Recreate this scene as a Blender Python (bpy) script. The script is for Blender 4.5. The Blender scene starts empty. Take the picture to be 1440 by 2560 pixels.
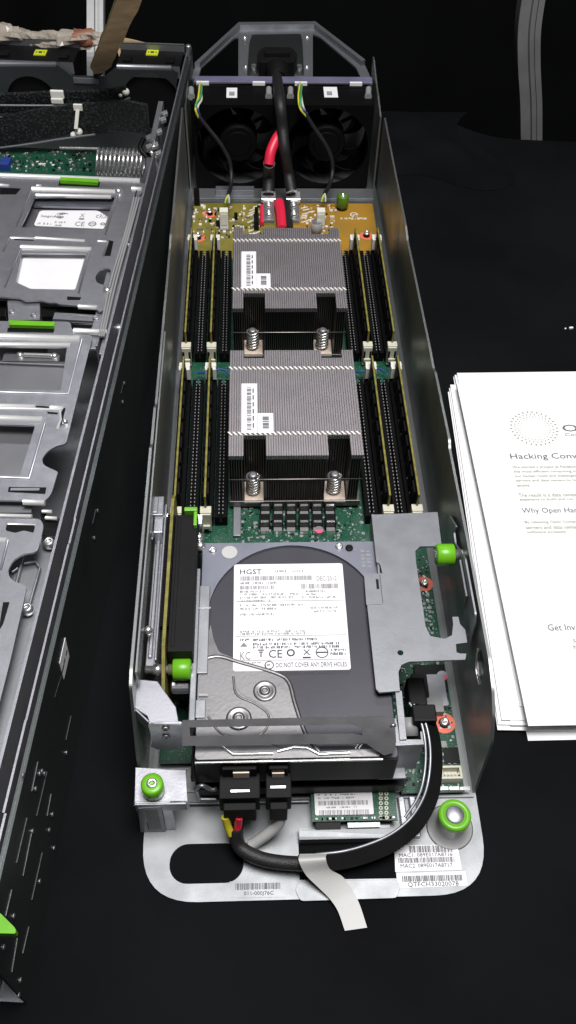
import bpy, math, random
from mathutils import Vector, Matrix
from mathutils.geometry import tessellate_polygon
random.seed(7)
S = 0.001                      # everything below is written in millimetres
scene = bpy.context.scene
COL = scene.collection

# ------------------------------------------------------------------ camera
F = 2300.0
_y = Vector((-105, 2840, -F)).normalized()
_s = 0.010
_x = Vector((1, _s, -(_y.x + _s*_y.y)/_y.z)).normalized()
_z = _x.cross(_y)
ROT = Matrix((_x, _y, _z))                     # camera -> world
CAM = Vector((-28.10, -145.92, 486.48))
def ray(px, py): return ROT @ Vector(((px-720)/F, -(py-1280)/F, -1.0))
# measuring helpers: where a traced outline sits on a real plane of known height / depth
def at(px, py, z):
    d = ray(px, py); p = CAM + d*((z-CAM.z)/d.z); return p
def aty(px, py, y):
    d = ray(px, py); return CAM + d*((y-CAM.y)/d.y)
def atx(px, py, x):
    d = ray(px, py); return CAM + d*((x-CAM.x)/d.x)
def xy(px, py, z):
    p = at(px, py, z); return (p.x, p.y)
YAW = math.radians(4.0267); LO = Vector((-127.765, 179.598, 0))
UX = Vector((math.cos(YAW), -math.sin(YAW), 0)); VY = Vector((math.sin(YAW), math.cos(YAW), 0))
def lat(px, py, z):
    q = at(px, py, z) - LO; return (q.dot(UX), q.dot(VY))
def latu(px, py, u):
    r = ray(px, py); t = (u-(CAM-LO).dot(UX))/r.dot(UX); q = CAM+r*t-LO
    return (q.dot(VY), q.z)
def latv(px, py, v):
    r = ray(px, py); t = (v-(CAM-LO).dot(VY))/r.dot(VY); q = CAM+r*t-LO
    return Vector((q.dot(UX), v, q.z))

# ------------------------------------------------------------------ materials
def mat(name, col, rough=.5, metal=0., noise=0., nscale=60., bump=0., bscale=300., spec=.5, col2=None, stretch=None, rn=0.):
    m = bpy.data.materials.new(name); m.use_nodes = True
    nt = m.node_tree; b = nt.nodes['Principled BSDF']
    b.inputs['Base Color'].default_value = (*col, 1); b.inputs['Roughness'].default_value = rough
    b.inputs['Metallic'].default_value = metal; b.inputs['Specular IOR Level'].default_value = spec
    tc = nt.nodes.new('ShaderNodeTexCoord')
    mp = nt.nodes.new('ShaderNodeMapping'); nt.links.new(tc.outputs['Object'], mp.inputs['Vector'])
    if stretch: mp.inputs['Scale'].default_value = stretch
    if noise or col2 or rn:
        n = nt.nodes.new('ShaderNodeTexNoise'); n.inputs['Scale'].default_value = nscale; n.inputs['Detail'].default_value = 5
        nt.links.new(mp.outputs['Vector'], n.inputs['Vector'])
        mx = nt.nodes.new('ShaderNodeMix'); mx.data_type = 'RGBA'
        c2 = col2 or tuple(c*(1-noise) for c in col)
        mx.inputs['A'].default_value = (*col, 1); mx.inputs['B'].default_value = (*c2, 1)
        rmp = nt.nodes.new('ShaderNodeMapRange'); rmp.inputs['From Min'].default_value = .35; rmp.inputs['From Max'].default_value = .65
        nt.links.new(n.outputs['Fac'], rmp.inputs['Value']); nt.links.new(rmp.outputs['Result'], mx.inputs['Factor'])
        nt.links.new(mx.outputs['Result'], b.inputs['Base Color'])
        if rn:
            r2 = nt.nodes.new('ShaderNodeMapRange'); r2.inputs['From Min'].default_value = .3; r2.inputs['From Max'].default_value = .7
            r2.inputs['To Min'].default_value = max(.05, rough-rn); r2.inputs['To Max'].default_value = rough+rn
            nt.links.new(n.outputs['Fac'], r2.inputs['Value']); nt.links.new(r2.outputs['Result'], b.inputs['Roughness'])
    if bump:
        n2 = nt.nodes.new('ShaderNodeTexNoise'); n2.inputs['Scale'].default_value = bscale; n2.inputs['Detail'].default_value = 4
        nt.links.new(mp.outputs['Vector'], n2.inputs['Vector'])
        bp = nt.nodes.new('ShaderNodeBump'); bp.inputs['Strength'].default_value = bump; bp.inputs['Distance'].default_value = .0006
        nt.links.new(n2.outputs['Fac'], bp.inputs['Height']); nt.links.new(bp.outputs['Normal'], b.inputs['Normal'])
    return m
M = {}
M['galv'] = mat('galvanised_steel', (.49,.49,.525), .42, .9, .22, 90, .10, 900, rn=.08)
M['galv_dull'] = mat('dull_galvanised_steel', (.36,.37,.39), .5, .85, .25, 70, .12, 900, rn=.08)
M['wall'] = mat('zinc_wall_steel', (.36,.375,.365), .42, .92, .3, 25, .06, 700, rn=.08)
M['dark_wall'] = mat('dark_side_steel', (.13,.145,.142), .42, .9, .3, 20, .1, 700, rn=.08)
M['handle'] = mat('handle_plate_steel', (.265,.275,.28), .5, .85, .08, 60, .04, 1200, rn=.06)
M['standoff'] = mat('standoff_steel', (.50,.50,.49), .42, .35, .1, 60)
M['bracket'] = mat('bracket_steel', (.30,.305,.32), .45, .88, .2, 80, .10, 900, rn=.07)
M['bar'] = mat('bead_highlight', (.88,.88,.86), .36, .55)  # highlight along the tray bends put into a pale base colour
M['fan'] = mat('black_fan_plastic', (.003,.003,.0033), .6, 0, .2, 100, spec=.1)
M['bright'] = mat('polished_nickel', (.92,.92,.90), .26, .9)
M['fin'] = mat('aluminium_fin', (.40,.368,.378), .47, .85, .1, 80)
M['fin_glint'] = mat('fin_tab_glint', (.97,.94,.88), .4, .25)  # bright reflection off the tabs put into a near-white colour
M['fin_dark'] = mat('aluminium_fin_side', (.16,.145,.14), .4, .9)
M['copper'] = mat('tinned_copper', (.80,.66,.54), .4, .2, .15, 120)
M['hdd'] = mat('cast_drive_cover', (.275,.268,.27), .42, .92, .12, 50, .12, 500, rn=.1)
M['hdd_reflect'] = mat('drive_cover_dark_reflection', (.085,.083,.093), .38, .9, .1, 30, .04, 500)  # same cover metal; its mirrored dark surroundings are put into the colour
M['hdd_win'] = mat('grey_drive_lid', (.33,.33,.345), .42, .85, .15, 30, .06, 500)
M['hdd_rim'] = mat('drive_cover_rim', (.27,.275,.32), .38, .9, .15, 40, .05, 500)
M['black'] = mat('black_plastic', (.0045,.0045,.005), .5, 0, .2, 100, spec=.22)
M['blackm'] = mat('matt_black_plastic', (.006,.006,.0065), .6, 0, .3, 100, .1, spec=.2)
M['strap'] = mat('thin_strap_steel', (.30,.30,.305), .36, .85, .2, 60, .06, 600, rn=.08)
M['rubber'] = mat('black_cable_sleeve', (.014,.014,.015), .5, 0, .3, 200, .5, 1500)
M['grey'] = mat('grey_plastic', (.25,.25,.25), .5)
M['green'] = mat('lime_green_plastic', (.14,.44,.012), .34, 0, .12, 80, .05, 600)
M['green_dk'] = mat('dark_green_knob', (.085,.20,.008), .4, 0, .3, 150)
M['red'] = mat('red_cable_sheath', (.72,.02,.06), .38)
M['yellow'] = mat('yellow_cable_sheath', (.58,.52,.03), .4)
M['blue'] = mat('blue_wire', (.02,.05,.24), .4)
M['grn_wire'] = mat('green_wire', (.05,.28,.12), .4)
M['ivory'] = mat('ivory_nylon', (.60,.58,.46), .45, 0, .12, 200)
M['white_pl'] = mat('white_nylon', (.72,.71,.64), .4)
M['paper'] = mat('white_paper', (.86,.86,.86), .75, 0, .03, 8)
M['label'] = mat('white_label', (.80,.79,.80), .42, 0, .04, 50)
M['label_dk'] = mat('silver_grey_label', (.30,.31,.31), .4, 0, .2, 150)
M['ink'] = mat('black_ink', (.03,.03,.035), .6)
M['ink_grey'] = mat('grey_ink', (.20,.20,.20), .6)
M['ink_pale'] = mat('pale_grey_ink', (.09,.095,.10), .6)
M['ink_olive'] = mat('olive_ink', (.20,.22,.12), .6)
M['orange_ring'] = mat('orange_sticker', (.75,.16,.09), .5)
M['dimm_edge'] = mat('olive_board_edge', (.25,.22,.035), .5, 0, .45, 200)
M['copper_clr'] = mat('rust_orange', (.26,.10,.06), .5)
M['card'] = mat('brown_cardboard', (.62,.43,.23), .8, 0, .3, 60, .3, 300)
M['cardedge'] = mat('cardboard_edge', (.6,.45,.2), .8, 0, .6, 500, .3, 600)
M['tape'] = mat('cloudy_tape', (.50,.50,.48), .5, 0, .08, 30)
M['alum'] = mat('anodised_aluminium', (.17,.175,.17), .5, .3, .15, 40, .05, 500)
M['alum_b'] = mat('bright_aluminium', (.50,.51,.50), .5, .3, .15, 40, .05, 500)
M['alum_groove'] = mat('aluminium_groove', (.09,.09,.09), .5, .6)
M['lilac'] = mat('lilac_zinc', (.30,.29,.44), .45, .6, .2, 60)
M['yellow_st'] = mat('yellow_green_sticker', (.55,.62,.02), .5)
M['orange_bd'] = mat('orange_solder_mask', (.36,.19,.022), .4, 0, 0, 26, col2=(.27,.16,.025))
M['olive_bd'] = mat('olive_solder_mask', (.15,.135,.02), .4, 0, 0, 60, col2=(.24,.20,.035))
M['silk'] = mat('white_silkscreen', (.70,.68,.62), .6)
M['pink'] = mat('pink_dot', (.65,.12,.20), .5)

def pcb_mat(name, base, trace, scale=260):
    m = bpy.data.materials.new(name); m.use_nodes = True; nt = m.node_tree; b = nt.nodes['Principled BSDF']
    tc = nt.nodes.new('ShaderNodeTexCoord')
    br = nt.nodes.new('ShaderNodeTexBrick'); br.inputs['Scale'].default_value = scale
    br.inputs['Color1'].default_value = (*base, 1); br.inputs['Color2'].default_value = tuple(c*.6 for c in base)+(1,)
    br.inputs['Mortar'].default_value = (*trace, 1); br.inputs['Mortar Size'].default_value = .035; br.inputs['Brick Width'].default_value = .9
    nd = nt.nodes.new('ShaderNodeTexVoronoi'); nd.distance = 'MANHATTAN'; nd.inputs['Scale'].default_value = scale*.35
    nt.links.new(tc.outputs['Object'], nd.inputs['Vector'])
    mx0 = nt.nodes.new('ShaderNodeVectorMath'); mx0.operation = 'MULTIPLY_ADD'; mx0.inputs[1].default_value = (.006,.006,0)
    nt.links.new(nd.outputs['Color'], mx0.inputs[0]); nt.links.new(tc.outputs['Object'], mx0.inputs[2])
    nt.links.new(mx0.outputs['Vector'], br.inputs['Vector'])
    n = nt.nodes.new('ShaderNodeTexNoise'); n.inputs['Scale'].default_value = 900; n.inputs['Detail'].default_value = 1
    nt.links.new(tc.outputs['Object'], n.inputs['Vector'])
    r = nt.nodes.new('ShaderNodeMapRange'); r.inputs['From Min'].default_value = .66; r.inputs['From Max'].default_value = .7
    nt.links.new(n.outputs['Fac'], r.inputs['Value'])
    mx = nt.nodes.new('ShaderNodeMix'); mx.data_type = 'RGBA'; mx.inputs['B'].default_value = (.16,.24,.17,1)
    nt.links.new(r.outputs['Result'], mx.inputs['Factor']); nt.links.new(br.outputs['Color'], mx.inputs['A'])
    nt.links.new(mx.outputs['Result'], b.inputs['Base Color']); b.inputs['Roughness'].default_value = .35
    return m
M['pcb'] = pcb_mat('green_circuit_board', (.005,.05,.026), (.015,.12,.065))

def mesh_sleeve_mat():
    m = bpy.data.materials.new('perforated_black_sleeve'); m.use_nodes = True; nt = m.node_tree; b = nt.nodes['Principled BSDF']
    b.inputs['Roughness'].default_value = .4
    tc = nt.nodes.new('ShaderNodeTexCoord'); v = nt.nodes.new('ShaderNodeTexVoronoi'); v.inputs['Scale'].default_value = 420
    nt.links.new(tc.outputs['Object'], v.inputs['Vector'])
    r = nt.nodes.new('ShaderNodeValToRGB'); r.color_ramp.elements[0].color = (.06,.065,.065,1); r.color_ramp.elements[1].color = (.008,.009,.009,1)
    r.color_ramp.elements[1].position = .45
    nt.links.new(v.outputs['Distance'], r.inputs['Fac']); nt.links.new(r.outputs['Color'], b.inputs['Base Color'])
    bp = nt.nodes.new('ShaderNodeBump'); bp.inputs['Strength'].default_value = .6; bp.inputs['Distance'].default_value = .001
    nt.links.new(v.outputs['Distance'], bp.inputs['Height']); nt.links.new(bp.outputs['Normal'], b.inputs['Normal'])
    return m
M['sleeve'] = mesh_sleeve_mat()

def clear_mat(name, tint, fac, rough):
    m = bpy.data.materials.new(name); m.use_nodes = True; nt = m.node_tree
    b = nt.nodes['Principled BSDF']; out = nt.nodes['Material Output']
    b.inputs['Base Color'].default_value = (*tint, 1); b.inputs['Roughness'].default_value = rough
    tr = nt.nodes.new('ShaderNodeBsdfTransparent'); mx = nt.nodes.new('ShaderNodeMixShader'); mx.inputs[0].default_value = fac
    nt.links.new(tr.outputs[0], mx.inputs[1]); nt.links.new(b.outputs[0], mx.inputs[2]); nt.links.new(mx.outputs[0], out.inputs[0])
    return m
M['clear'] = clear_mat('clear_plastic_sheet', (.30,.31,.31), .30, .12)
M['clear_edge'] = clear_mat('clear_plastic_fold', (.34,.35,.34), .62, .3)
M['wrap'] = clear_mat('crumpled_clear_wrap', (.52,.46,.38), .62, .2)
def cloth_mat(name, col, bump):
    return mat(name, col, .75, 0, .35, 6, bump, 40, spec=.25)
M['table'] = mat('black_table_cloth', (.0045,.005,.0058), .8, 0, .5, 9, .3, 1400, spec=.08)
M['curtain'] = mat('black_drape', (.006,.0065,.007), .9, 0, .4, 3, spec=.1)
M['floor'] = mat('dark_floor', (.006,.006,.007), .9, 0, .3, 3, spec=.1)

# ------------------------------------------------------------------ mesh builder
ORG = {}
def rrect(x0, x1, y0, y1, r, n=5):
    pts = []
    for cx, cy, a in ((x1-r,y1-r,0),(x0+r,y1-r,90),(x0+r,y0+r,180),(x1-r,y0+r,270)):
        for i in range(n+1):
            t = math.radians(a+90*i/n); pts.append((cx+r*math.cos(t), cy+r*math.sin(t)))
    return pts
def circ(cx, cy, r, n=28, ry=None):
    ry = ry or r
    return [(cx+r*math.cos(2*math.pi*i/n), cy+ry*math.sin(2*math.pi*i/n)) for i in range(n)]
def fillet(pts, r, n=4):
    """round the corners of an outline; r is one radius or one for each corner"""
    out = []; N = len(pts)
    for i, p in enumerate(pts):
        ri = r[i] if isinstance(r, (list, tuple)) else r
        p = Vector(p); a = Vector(pts[i-1]); b = Vector(pts[(i+1) % N])
        da, db = (a-p), (b-p); la, lb = da.length, db.length
        if ri <= 0 or la < 1e-6 or lb < 1e-6: out.append(tuple(p)); continue
        rr = min(ri, la*.45, lb*.45); pa = p+da/la*rr; pb = p+db/lb*rr
        for k in range(n+1):
            t = k/n; q = pa*(1-t)**2+p*2*t*(1-t)+pb*t*t; out.append(tuple(q))
    return out
def catmull(pts, n=8):
    P_ = [Vector(p) for p in pts]; P_ = [P_[0]*2-P_[1]]+P_+[P_[-1]*2-P_[-2]]; out = []
    for i in range(1, len(P_)-2):
        a, b, c, d = P_[i-1:i+3]
        for k in range(n):
            t = k/n
            out.append(.5*((2*b)+(c-a)*t+(2*a-5*b+4*c-d)*t*t+(3*b-a-3*c+d)*t**3))
    out.append(P_[-2]); return out
_fontcache = {}
def glyphs(s):
    if s in _fontcache: return _fontcache[s]
    cu = bpy.data.curves.new('t', 'FONT'); cu.body = s; cu.resolution_u = 2
    ob = bpy.data.objects.new('t', cu); COL.objects.link(ob)
    bpy.context.view_layer.update()
    dg = bpy.context.evaluated_depsgraph_get(); me = bpy.data.meshes.new_from_object(ob.evaluated_get(dg))
    vs = [tuple(v.co) for v in me.vertices]; fs = [tuple(p.vertices) for p in me.polygons]
    bpy.data.objects.remove(ob); bpy.data.curves.remove(cu); bpy.data.meshes.remove(me)
    _fontcache[s] = (vs, fs); return vs, fs
class MB:
    def __init__(s): s.v = []; s.f = []; s.m = []; s.sm = []
    def add(s, vs, fs, m=0, smooth=False):
        o = len(s.v); s.v += [tuple(v) for v in vs]
        for f in fs: s.f.append(tuple(i+o for i in f)); s.m.append(m); s.sm.append(smooth)
        return s
    def box(s, x0, x1, y0, y1, z0, z1, m=0):
        vs = [(x,y,z) for z in (z0,z1) for y in (y0,y1) for x in (x0,x1)]
        return s.add(vs, [(0,2,3,1),(4,5,7,6),(0,1,5,4),(2,6,7,3),(0,4,6,2),(1,3,7,5)], m)
    def obox(s, c, ax, ay, az, m=0):
        """box from centre and three half-extent vectors"""
        c, ax, ay, az = map(Vector, (c, ax, ay, az))
        vs = [c+ax*i+ay*j+az*k for k in (-1,1) for j in (-1,1) for i in (-1,1)]
        return s.add(vs, [(0,2,3,1),(4,5,7,6),(0,1,5,4),(2,6,7,3),(0,4,6,2),(1,3,7,5)], m)
    def frame(s, pts, o, ax, ay, az, t, holes=(), m=0, mside=None):
        """outline in a plane, extruded by t along az"""
        o, ax, ay, az = Vector(o), Vector(ax), Vector(ay), Vector(az)
        loops = [list(pts)]+[list(h) for h in holes]
        flat = [p for l in loops for p in l]
        tris = tessellate_polygon([[Vector((p[0],p[1],0)) for p in l] for l in loops])
        n = len(flat); W = lambda p, h: o+ax*p[0]+ay*p[1]+az*h
        vs = [W(p, 0) for p in flat]+[W(p, t) for p in flat]; fs = []
        for a, b, c in tris:
            A, B, C_ = flat[a], flat[b], flat[c]
            cr = (B[0]-A[0])*(C_[1]-A[1])-(B[1]-A[1])*(C_[0]-A[0])
            if abs(cr) < 1e-9: continue
            if cr < 0: b, c = c, b
            fs.append((c, b, a)); fs.append((a+n, b+n, c+n))
        s.add(vs, fs, m); fs = []; k = 0
        vs2 = list(vs)
        for l in loops:
            L = len(l)
            for i in range(L): fs.append((k+i, k+(i+1) % L, n+k+(i+1) % L, n+k+i))
            k += L
        return s.add(vs2, fs, m if mside is None else mside)
    def poly(s, pts, z0, z1, holes=(), m=0, mside=None):
        return s.frame(pts, (0,0,z0), (1,0,0), (0,1,0), (0,0,1), z1-z0, holes, m, mside)
    def lathe(s, c, az, prof, n=20, m=0, smooth=True):
        c, az = Vector(c), Vector(az).normalized()
        ax = az.orthogonal().normalized(); ay = az.cross(ax)
        vs = []; fs = []
        for r, h in prof:
            for i in range(n):
                t = 2*math.pi*i/n; vs.append(c+az*h+ax*(r*math.cos(t))+ay*(r*math.sin(t)))
        for j in range(len(prof)-1):
            for i in range(n): fs.append((j*n+i, j*n+(i+1) % n, (j+1)*n+(i+1) % n, (j+1)*n+i))
        fs.append(tuple(range(n))[::-1]); fs.append(tuple((len(prof)-1)*n+i for i in range(n)))
        o = len(s.v); s.v += [tuple(v) for v in vs]
        for k, f in enumerate(fs):
            s.f.append(tuple(i+o for i in f)); s.m.append(m); s.sm.append(smooth and k < len(fs)-2)
        return s
    def cyl(s, p0, p1, r, r2=None, n=16, m=0, ch=0):
        p0, p1 = Vector(p0), Vector(p1); L = (p1-p0).length; r2 = r if r2 is None else r2
        prof = [(r,0),(r2,L)] if not ch else [(r-ch,0),(r,ch),(r,L-ch),(r-ch,L)]
        if ch: return s.lathe(p0, p1-p0, prof, n, m, False)
        return s.lathe(p0, p1-p0, prof, n, m)
    def tube(s, pts, r, n=10, m=0, smooth=8, flat=None):
        P_ = catmull(pts, smooth) if smooth else [Vector(p) for p in pts]
        vs = []; fs = []; up = None
        for i, p in enumerate(P_):
            t = (P_[min(i+1, len(P_)-1)]-P_[max(i-1, 0)]).normalized()
            if up is None: up = Vector((0,0,1)) if abs(t.z) < .9 else Vector((1,0,0))
            a = t.cross(up).normalized(); b = a.cross(t)
            if not flat: up = b
            ra, rb = (r, r) if not flat else flat
            for k in range(n):
                th = 2*math.pi*k/n; vs.append(p+a*(ra*math.cos(th))+b*(rb*math.sin(th)))
        for i in range(len(P_)-1):
            for k in range(n): fs.append((i*n+k, i*n+(k+1) % n, (i+1)*n+(k+1) % n, (i+1)*n+k))
        s.add(vs, fs, m, True)
        return s.add([vs[k] for k in range(n)]+[vs[(len(P_)-1)*n+k] for k in range(n)], [tuple(range(n)), tuple(range(2*n-1, n-1, -1))], m)
    def ribbon(s, pts, wv, t, m=0, smooth=6):
        """band through pts; wv = half width vector (or list)"""
        P_ = catmull(pts, smooth); N = len(P_)
        vs = []; fs = []
        wvs = [Vector(wv)]*N if not isinstance(wv, list) else [w for w in catmull(wv, smooth)]
        for i, p in enumerate(P_):
            d = (P_[min(i+1,N-1)]-P_[max(i-1,0)]).normalized(); w = wvs[i]; nrm = d.cross(w).normalized()*t*.5
            vs += [p-w-nrm, p+w-nrm, p+w+nrm, p-w+nrm]
        for i in range(N-1):
            for k in range(4): fs.append((i*4+k, i*4+(k+1) % 4, (i+1)*4+(k+1) % 4, (i+1)*4+k))
        fs += [(3,2,1,0), tuple((N-1)*4+k for k in range(4))]
        return s.add(vs, fs, m, False)
    def text(s, body, o, ax, ay, w, h, m=1, lift=.18):
        """lettering fitted into w x h millimetres on the plane o + ax + ay"""
        o, ax, ay = Vector(o), Vector(ax).normalized(), Vector(ay).normalized(); az = ax.cross(ay)
        vs, fs = glyphs(body)
        if not vs: return s
        x0 = min(v[0] for v in vs); x1 = max(v[0] for v in vs); y0 = min(v[1] for v in vs); y1 = max(v[1] for v in vs)
        sy = h/max(1e-6, (y1-y0)); sx = (w/max(1e-6, x1-x0)) if w else sy
        return s.add([o+ax*((v[0]-x0)*sx)+ay*((v[1]-y0)*sy)+az*lift for v in vs], fs, m)
    def rect(s, o, ax, ay, x0, x1, y0, y1, m=1, lift=.15):
        o, ax, ay = Vector(o), Vector(ax).normalized(), Vector(ay).normalized(); az = ax.cross(ay)
        return s.add([o+ax*x+ay*y+az*lift for x, y in ((x0,y0),(x1,y0),(x1,y1),(x0,y1))], [(0,1,2,3)], m)
    def barcode(s, o, ax, ay, x0, x1, y0, y1, n=40, m=1, seed=1, fill=.5):
        rnd = random.Random(seed); ws = [rnd.choice((1,1,2,3)) for _ in range(2*n)]; tot = sum(ws); x = x0
        for i, w_ in enumerate(ws):
            d = (x1-x0)*w_/tot
            if i % 2 == 0: s.rect(o, ax, ay, x, x+d, y0, y1, m, .12)
            x += d
        return s
    def ring(s, c, az, r0, r1, n=28, m=1, lift=.15):
        c, az = Vector(c), Vector(az).normalized(); ax = az.orthogonal().normalized(); ay = az.cross(ax); vs = []
        for r in (r0, r1):
            for i in range(n): t = 2*math.pi*i/n; vs.append(c+az*lift+ax*r*math.cos(t)+ay*r*math.sin(t))
        return s.add(vs, [(i, n+i, n+(i+1) % n, (i+1) % n) for i in range(n)], m)
    def build(s, name, mats, parent=None, origin=None, bevel=0., label=None, seg=2):
        if origin is None: origin = ORG.get(parent.name, Vector((0,0,0))) if parent else Vector((0,0,0))
        origin = Vector(origin)
        me = bpy.data.meshes.new(name)
        me.from_pydata([((v[0]-origin.x)*S, (v[1]-origin.y)*S, (v[2]-origin.z)*S) for v in s.v], [], s.f)
        for q in (mats if isinstance(mats, (list, tuple)) else [mats]): me.materials.append(M[q])
        me.polygons.foreach_set('material_index', s.m); me.polygons.foreach_set('use_smooth', s.sm); me.update()
        ob = bpy.data.objects.new(name, me); COL.objects.link(ob)
        po = ORG.get(parent.name, Vector((0,0,0))) if parent else Vector((0,0,0))
        ob.location = (origin-po)*S
        if parent: ob.parent = parent
        ORG[ob.name] = origin
        if bevel:
            import bmesh
            bm = bmesh.new(); bm.from_mesh(me); bmesh.ops.remove_doubles(bm, verts=bm.verts, dist=1e-6)
            es = [e for e in bm.edges if len(e.link_faces) == 2 and e.calc_face_angle(0) > math.radians(50)]
            try: bmesh.ops.bevel(bm, geom=es, offset=bevel*S, segments=seg, affect='EDGES', profile=.5, clamp_overlap=True)
            except Exception: pass
            bm.to_mesh(me); bm.free()
        if label: ob['label'] = label
        return ob
def tag(o, label, cat=None, group=None, kind=None):
    if label: o['label'] = label
    if cat: o['category'] = cat
    if group: o['group'] = group
    if kind: o['kind'] = kind
    return o
def empty(name, org, yaw=0., loc=None):
    e = bpy.data.objects.new(name, None); COL.objects.link(e); e.empty_display_size = .02
    e.location = Vector(loc if loc is not None else org)*S; e.rotation_euler = (0,0,yaw); ORG[e.name] = Vector(org); return e
def clone(o, parent, d):
    """copy of a part with copies of its sub-parts, moved by d (mm)"""
    c = o.copy(); COL.objects.link(c); c.parent = parent; c.location = o.location+Vector(d)*S
    ORG[c.name] = ORG[o.name]+Vector(d)
    for ch in list(o.children):
        k = ch.copy(); COL.objects.link(k); k.parent = c; ORG[k.name] = ORG[ch.name]+Vector(d)
    return c
X, Y, Z = Vector((1,0,0)), Vector((0,1,0)), Vector((0,0,1))
bpy.context.view_layer.update()
#@@SETTING
# writing helpers: px box -> lettering lying on a horizontal plane of height z
def TX(mb, s, x0, y0, x1, y1, z, m=1, fn=xy):
    a = fn(x0, y1, z); b = fn(x1, y1, z); c = fn(x0, y0, z)
    mb.text(s, (a[0],a[1],z), X, Y, b[0]-a[0], c[1]-a[1], m)
def BC(mb, x0, y0, x1, y1, z, n, seed, m=1, fn=xy):
    a = fn(x0, y1, z); b = fn(x1, y1, z); c = fn(x0, y0, z)
    mb.barcode((0,0,z), X, Y, a[0], b[0], a[1], c[1], n, m, seed)
def GREEK(mb, x0, y0, x1, y1, z, seed, m=1, fn=xy, fill=.8):
    """a line of print too small to read: broken strokes"""
    a = fn(x0, y1, z); b = fn(x1, y1, z); c = fn(x0, y0, z); rnd = random.Random(seed)
    x = a[0]; h = c[1]-a[1]
    while x < b[0]-.3:
        w = rnd.uniform(.25,.7)
        if rnd.random() < fill:
            l = rnd.choice((0,0,.35)); t = rnd.choice((1,1,.7))
            mb.rect((0,0,z), X, Y, x, min(b[0], x+w), a[1]+h*l, a[1]+h*t, m, .12)
        x += w+rnd.choice((.15,.2,.25,.6))
def screw_prof(mb, c, r=2.6, m=0, h=1.2, az=Z):
    mb.lathe(c, az, [(r,0),(r,h*.4),(r*.8,h),(r*.45,h),(r*.4,h*.55)], 14, m)

# ================================================================== SETTING
mb = MB(); mb.poly(fillet([(-1200,-500),(1400,-500),(1400,722),(301,731),(215,738),(150,792),(-1200,792)], 25), -30, 0)
# the table's far edge runs where the posts' feet disappear behind it
tb = mb.build('table', 'table', None, (0,200,0), .0)
tag(tb, 'black cloth-covered display table top that both open servers and the papers stand on', 'table')
mb = MB()
n = 60
for i in range(n):
    x0 = -2200+i*80; 
pts = [(-2200+i*40, 1500+18*math.sin(i*.9)+10*math.sin(i*2.3+1)) for i in range(120)]
vs = [(x, y, z) for x, y in pts for z in (-800, 1400)]
mb.add(vs, [(2*i, 2*i+2, 2*i+3, 2*i+1) for i in range(119)], 0, True)
mb.build('backdrop', 'curtain').__setitem__('kind', 'structure')
mb = MB(); mb.box(-2600, 2600, -1200, 1520, -805, -800)
mb.build('floor', 'floor').__setitem__('kind', 'structure')

# rumpled cloth end beyond the sled
mb = MB()
rnd = random.Random(3); nx, ny = 26, 12
a0 = at(940, 268, 2); a1 = at(1200, 350, 2)
vs = []
for j in range(ny):
    for i in range(nx):
        u, w = i/(nx-1), j/(ny-1)
        x = 92+u*(112+22*math.sin(w*5+1)); y = 655+w*135+14*math.sin(u*6)*(1-w)
        ed = min(1, 4*u, 4*(1-u), 4*w, 4*(1-w))
        z = .4+ed*(4.6+2.5*math.sin(u*9+w*4)+2*math.sin(w*11-u*5)+rnd.uniform(-.6,.6))
        vs.append((x,y,z))
mb.add(vs, [(j*nx+i, j*nx+i+1, (j+1)*nx+i+1, (j+1)*nx+i) for j in range(ny-1) for i in range(nx-1)], 0, True)
vs2 = [(v[0],v[1],.1) for v in vs]
mb.add(vs2, [(j*nx+i, (j+1)*nx+i, (j+1)*nx+i+1, j*nx+i+1) for j in range(ny-1) for i in range(nx-1)], 0)
tag(mb.build('folded_cloth', 'table', None, (150,700,0)), 'rumpled black cloth fold on the table beside the fan end of the server', 'cloth')

# two aluminium profile posts behind the table
def post(pts, w, d, label, name='aluminium_post'):
    """profile post: body, ribs and grooves swept along pts (mm)"""
    P_ = catmull(pts, 6); mb = MB()
    prof = [(-w,-d),(-w*.12,-d),(-w*.08,-d+1.2),(w*.0,-d+1.2),(w*.04,-d),(w*.34,-d),(w*.38,-d+1.2),(w*.46,-d+1.2),(w*.5,-d),(w,-d),(w,d),(-w,d)]
    n = len(prof); vs = []
    for i, p in enumerate(P_):
        for q in prof: vs.append((p.x+q[0], p.y+q[1], p.z))
    for i in range(len(P_)-1):
        for k in range(n):
            g = 1 if k in (2,7) else 0
            mb.add([vs[i*n+k], vs[i*n+(k+1) % n], vs[(i+1)*n+(k+1) % n], vs[(i+1)*n+k]], [(0,1,2,3)], g)
    mb.add(vs[-n:], [tuple(range(n))], 0)
    o = mb.build(name, ['alum','alum_groove'], None, P_[0]); return tag(o, label, 'post', 'aluminium posts behind the table')
yb = 765
R = [aty(px, py, yb+k) for px, py, k in ((1326,420,0),(1325,352,0),(1324,250,6),(1319,150,12),(1320,60,18),(1334,-40,26))]
post([tuple(p) for p in R], 11.3, 9, 'grey ribbed aluminium post curving up behind the right end of the table')
# left post
yb = 960; M['alum'] = M['alum_b']
Lp = [aty(px, py, yb+k) for px, py, k in ((240,200,0),(240,130,0),(240,60,20),(240,-60,60))]
post([tuple(p) for p in Lp], 9.5, 12, 'straight grey aluminium post behind the left chassis, next to the brown cardboard strip')

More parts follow.
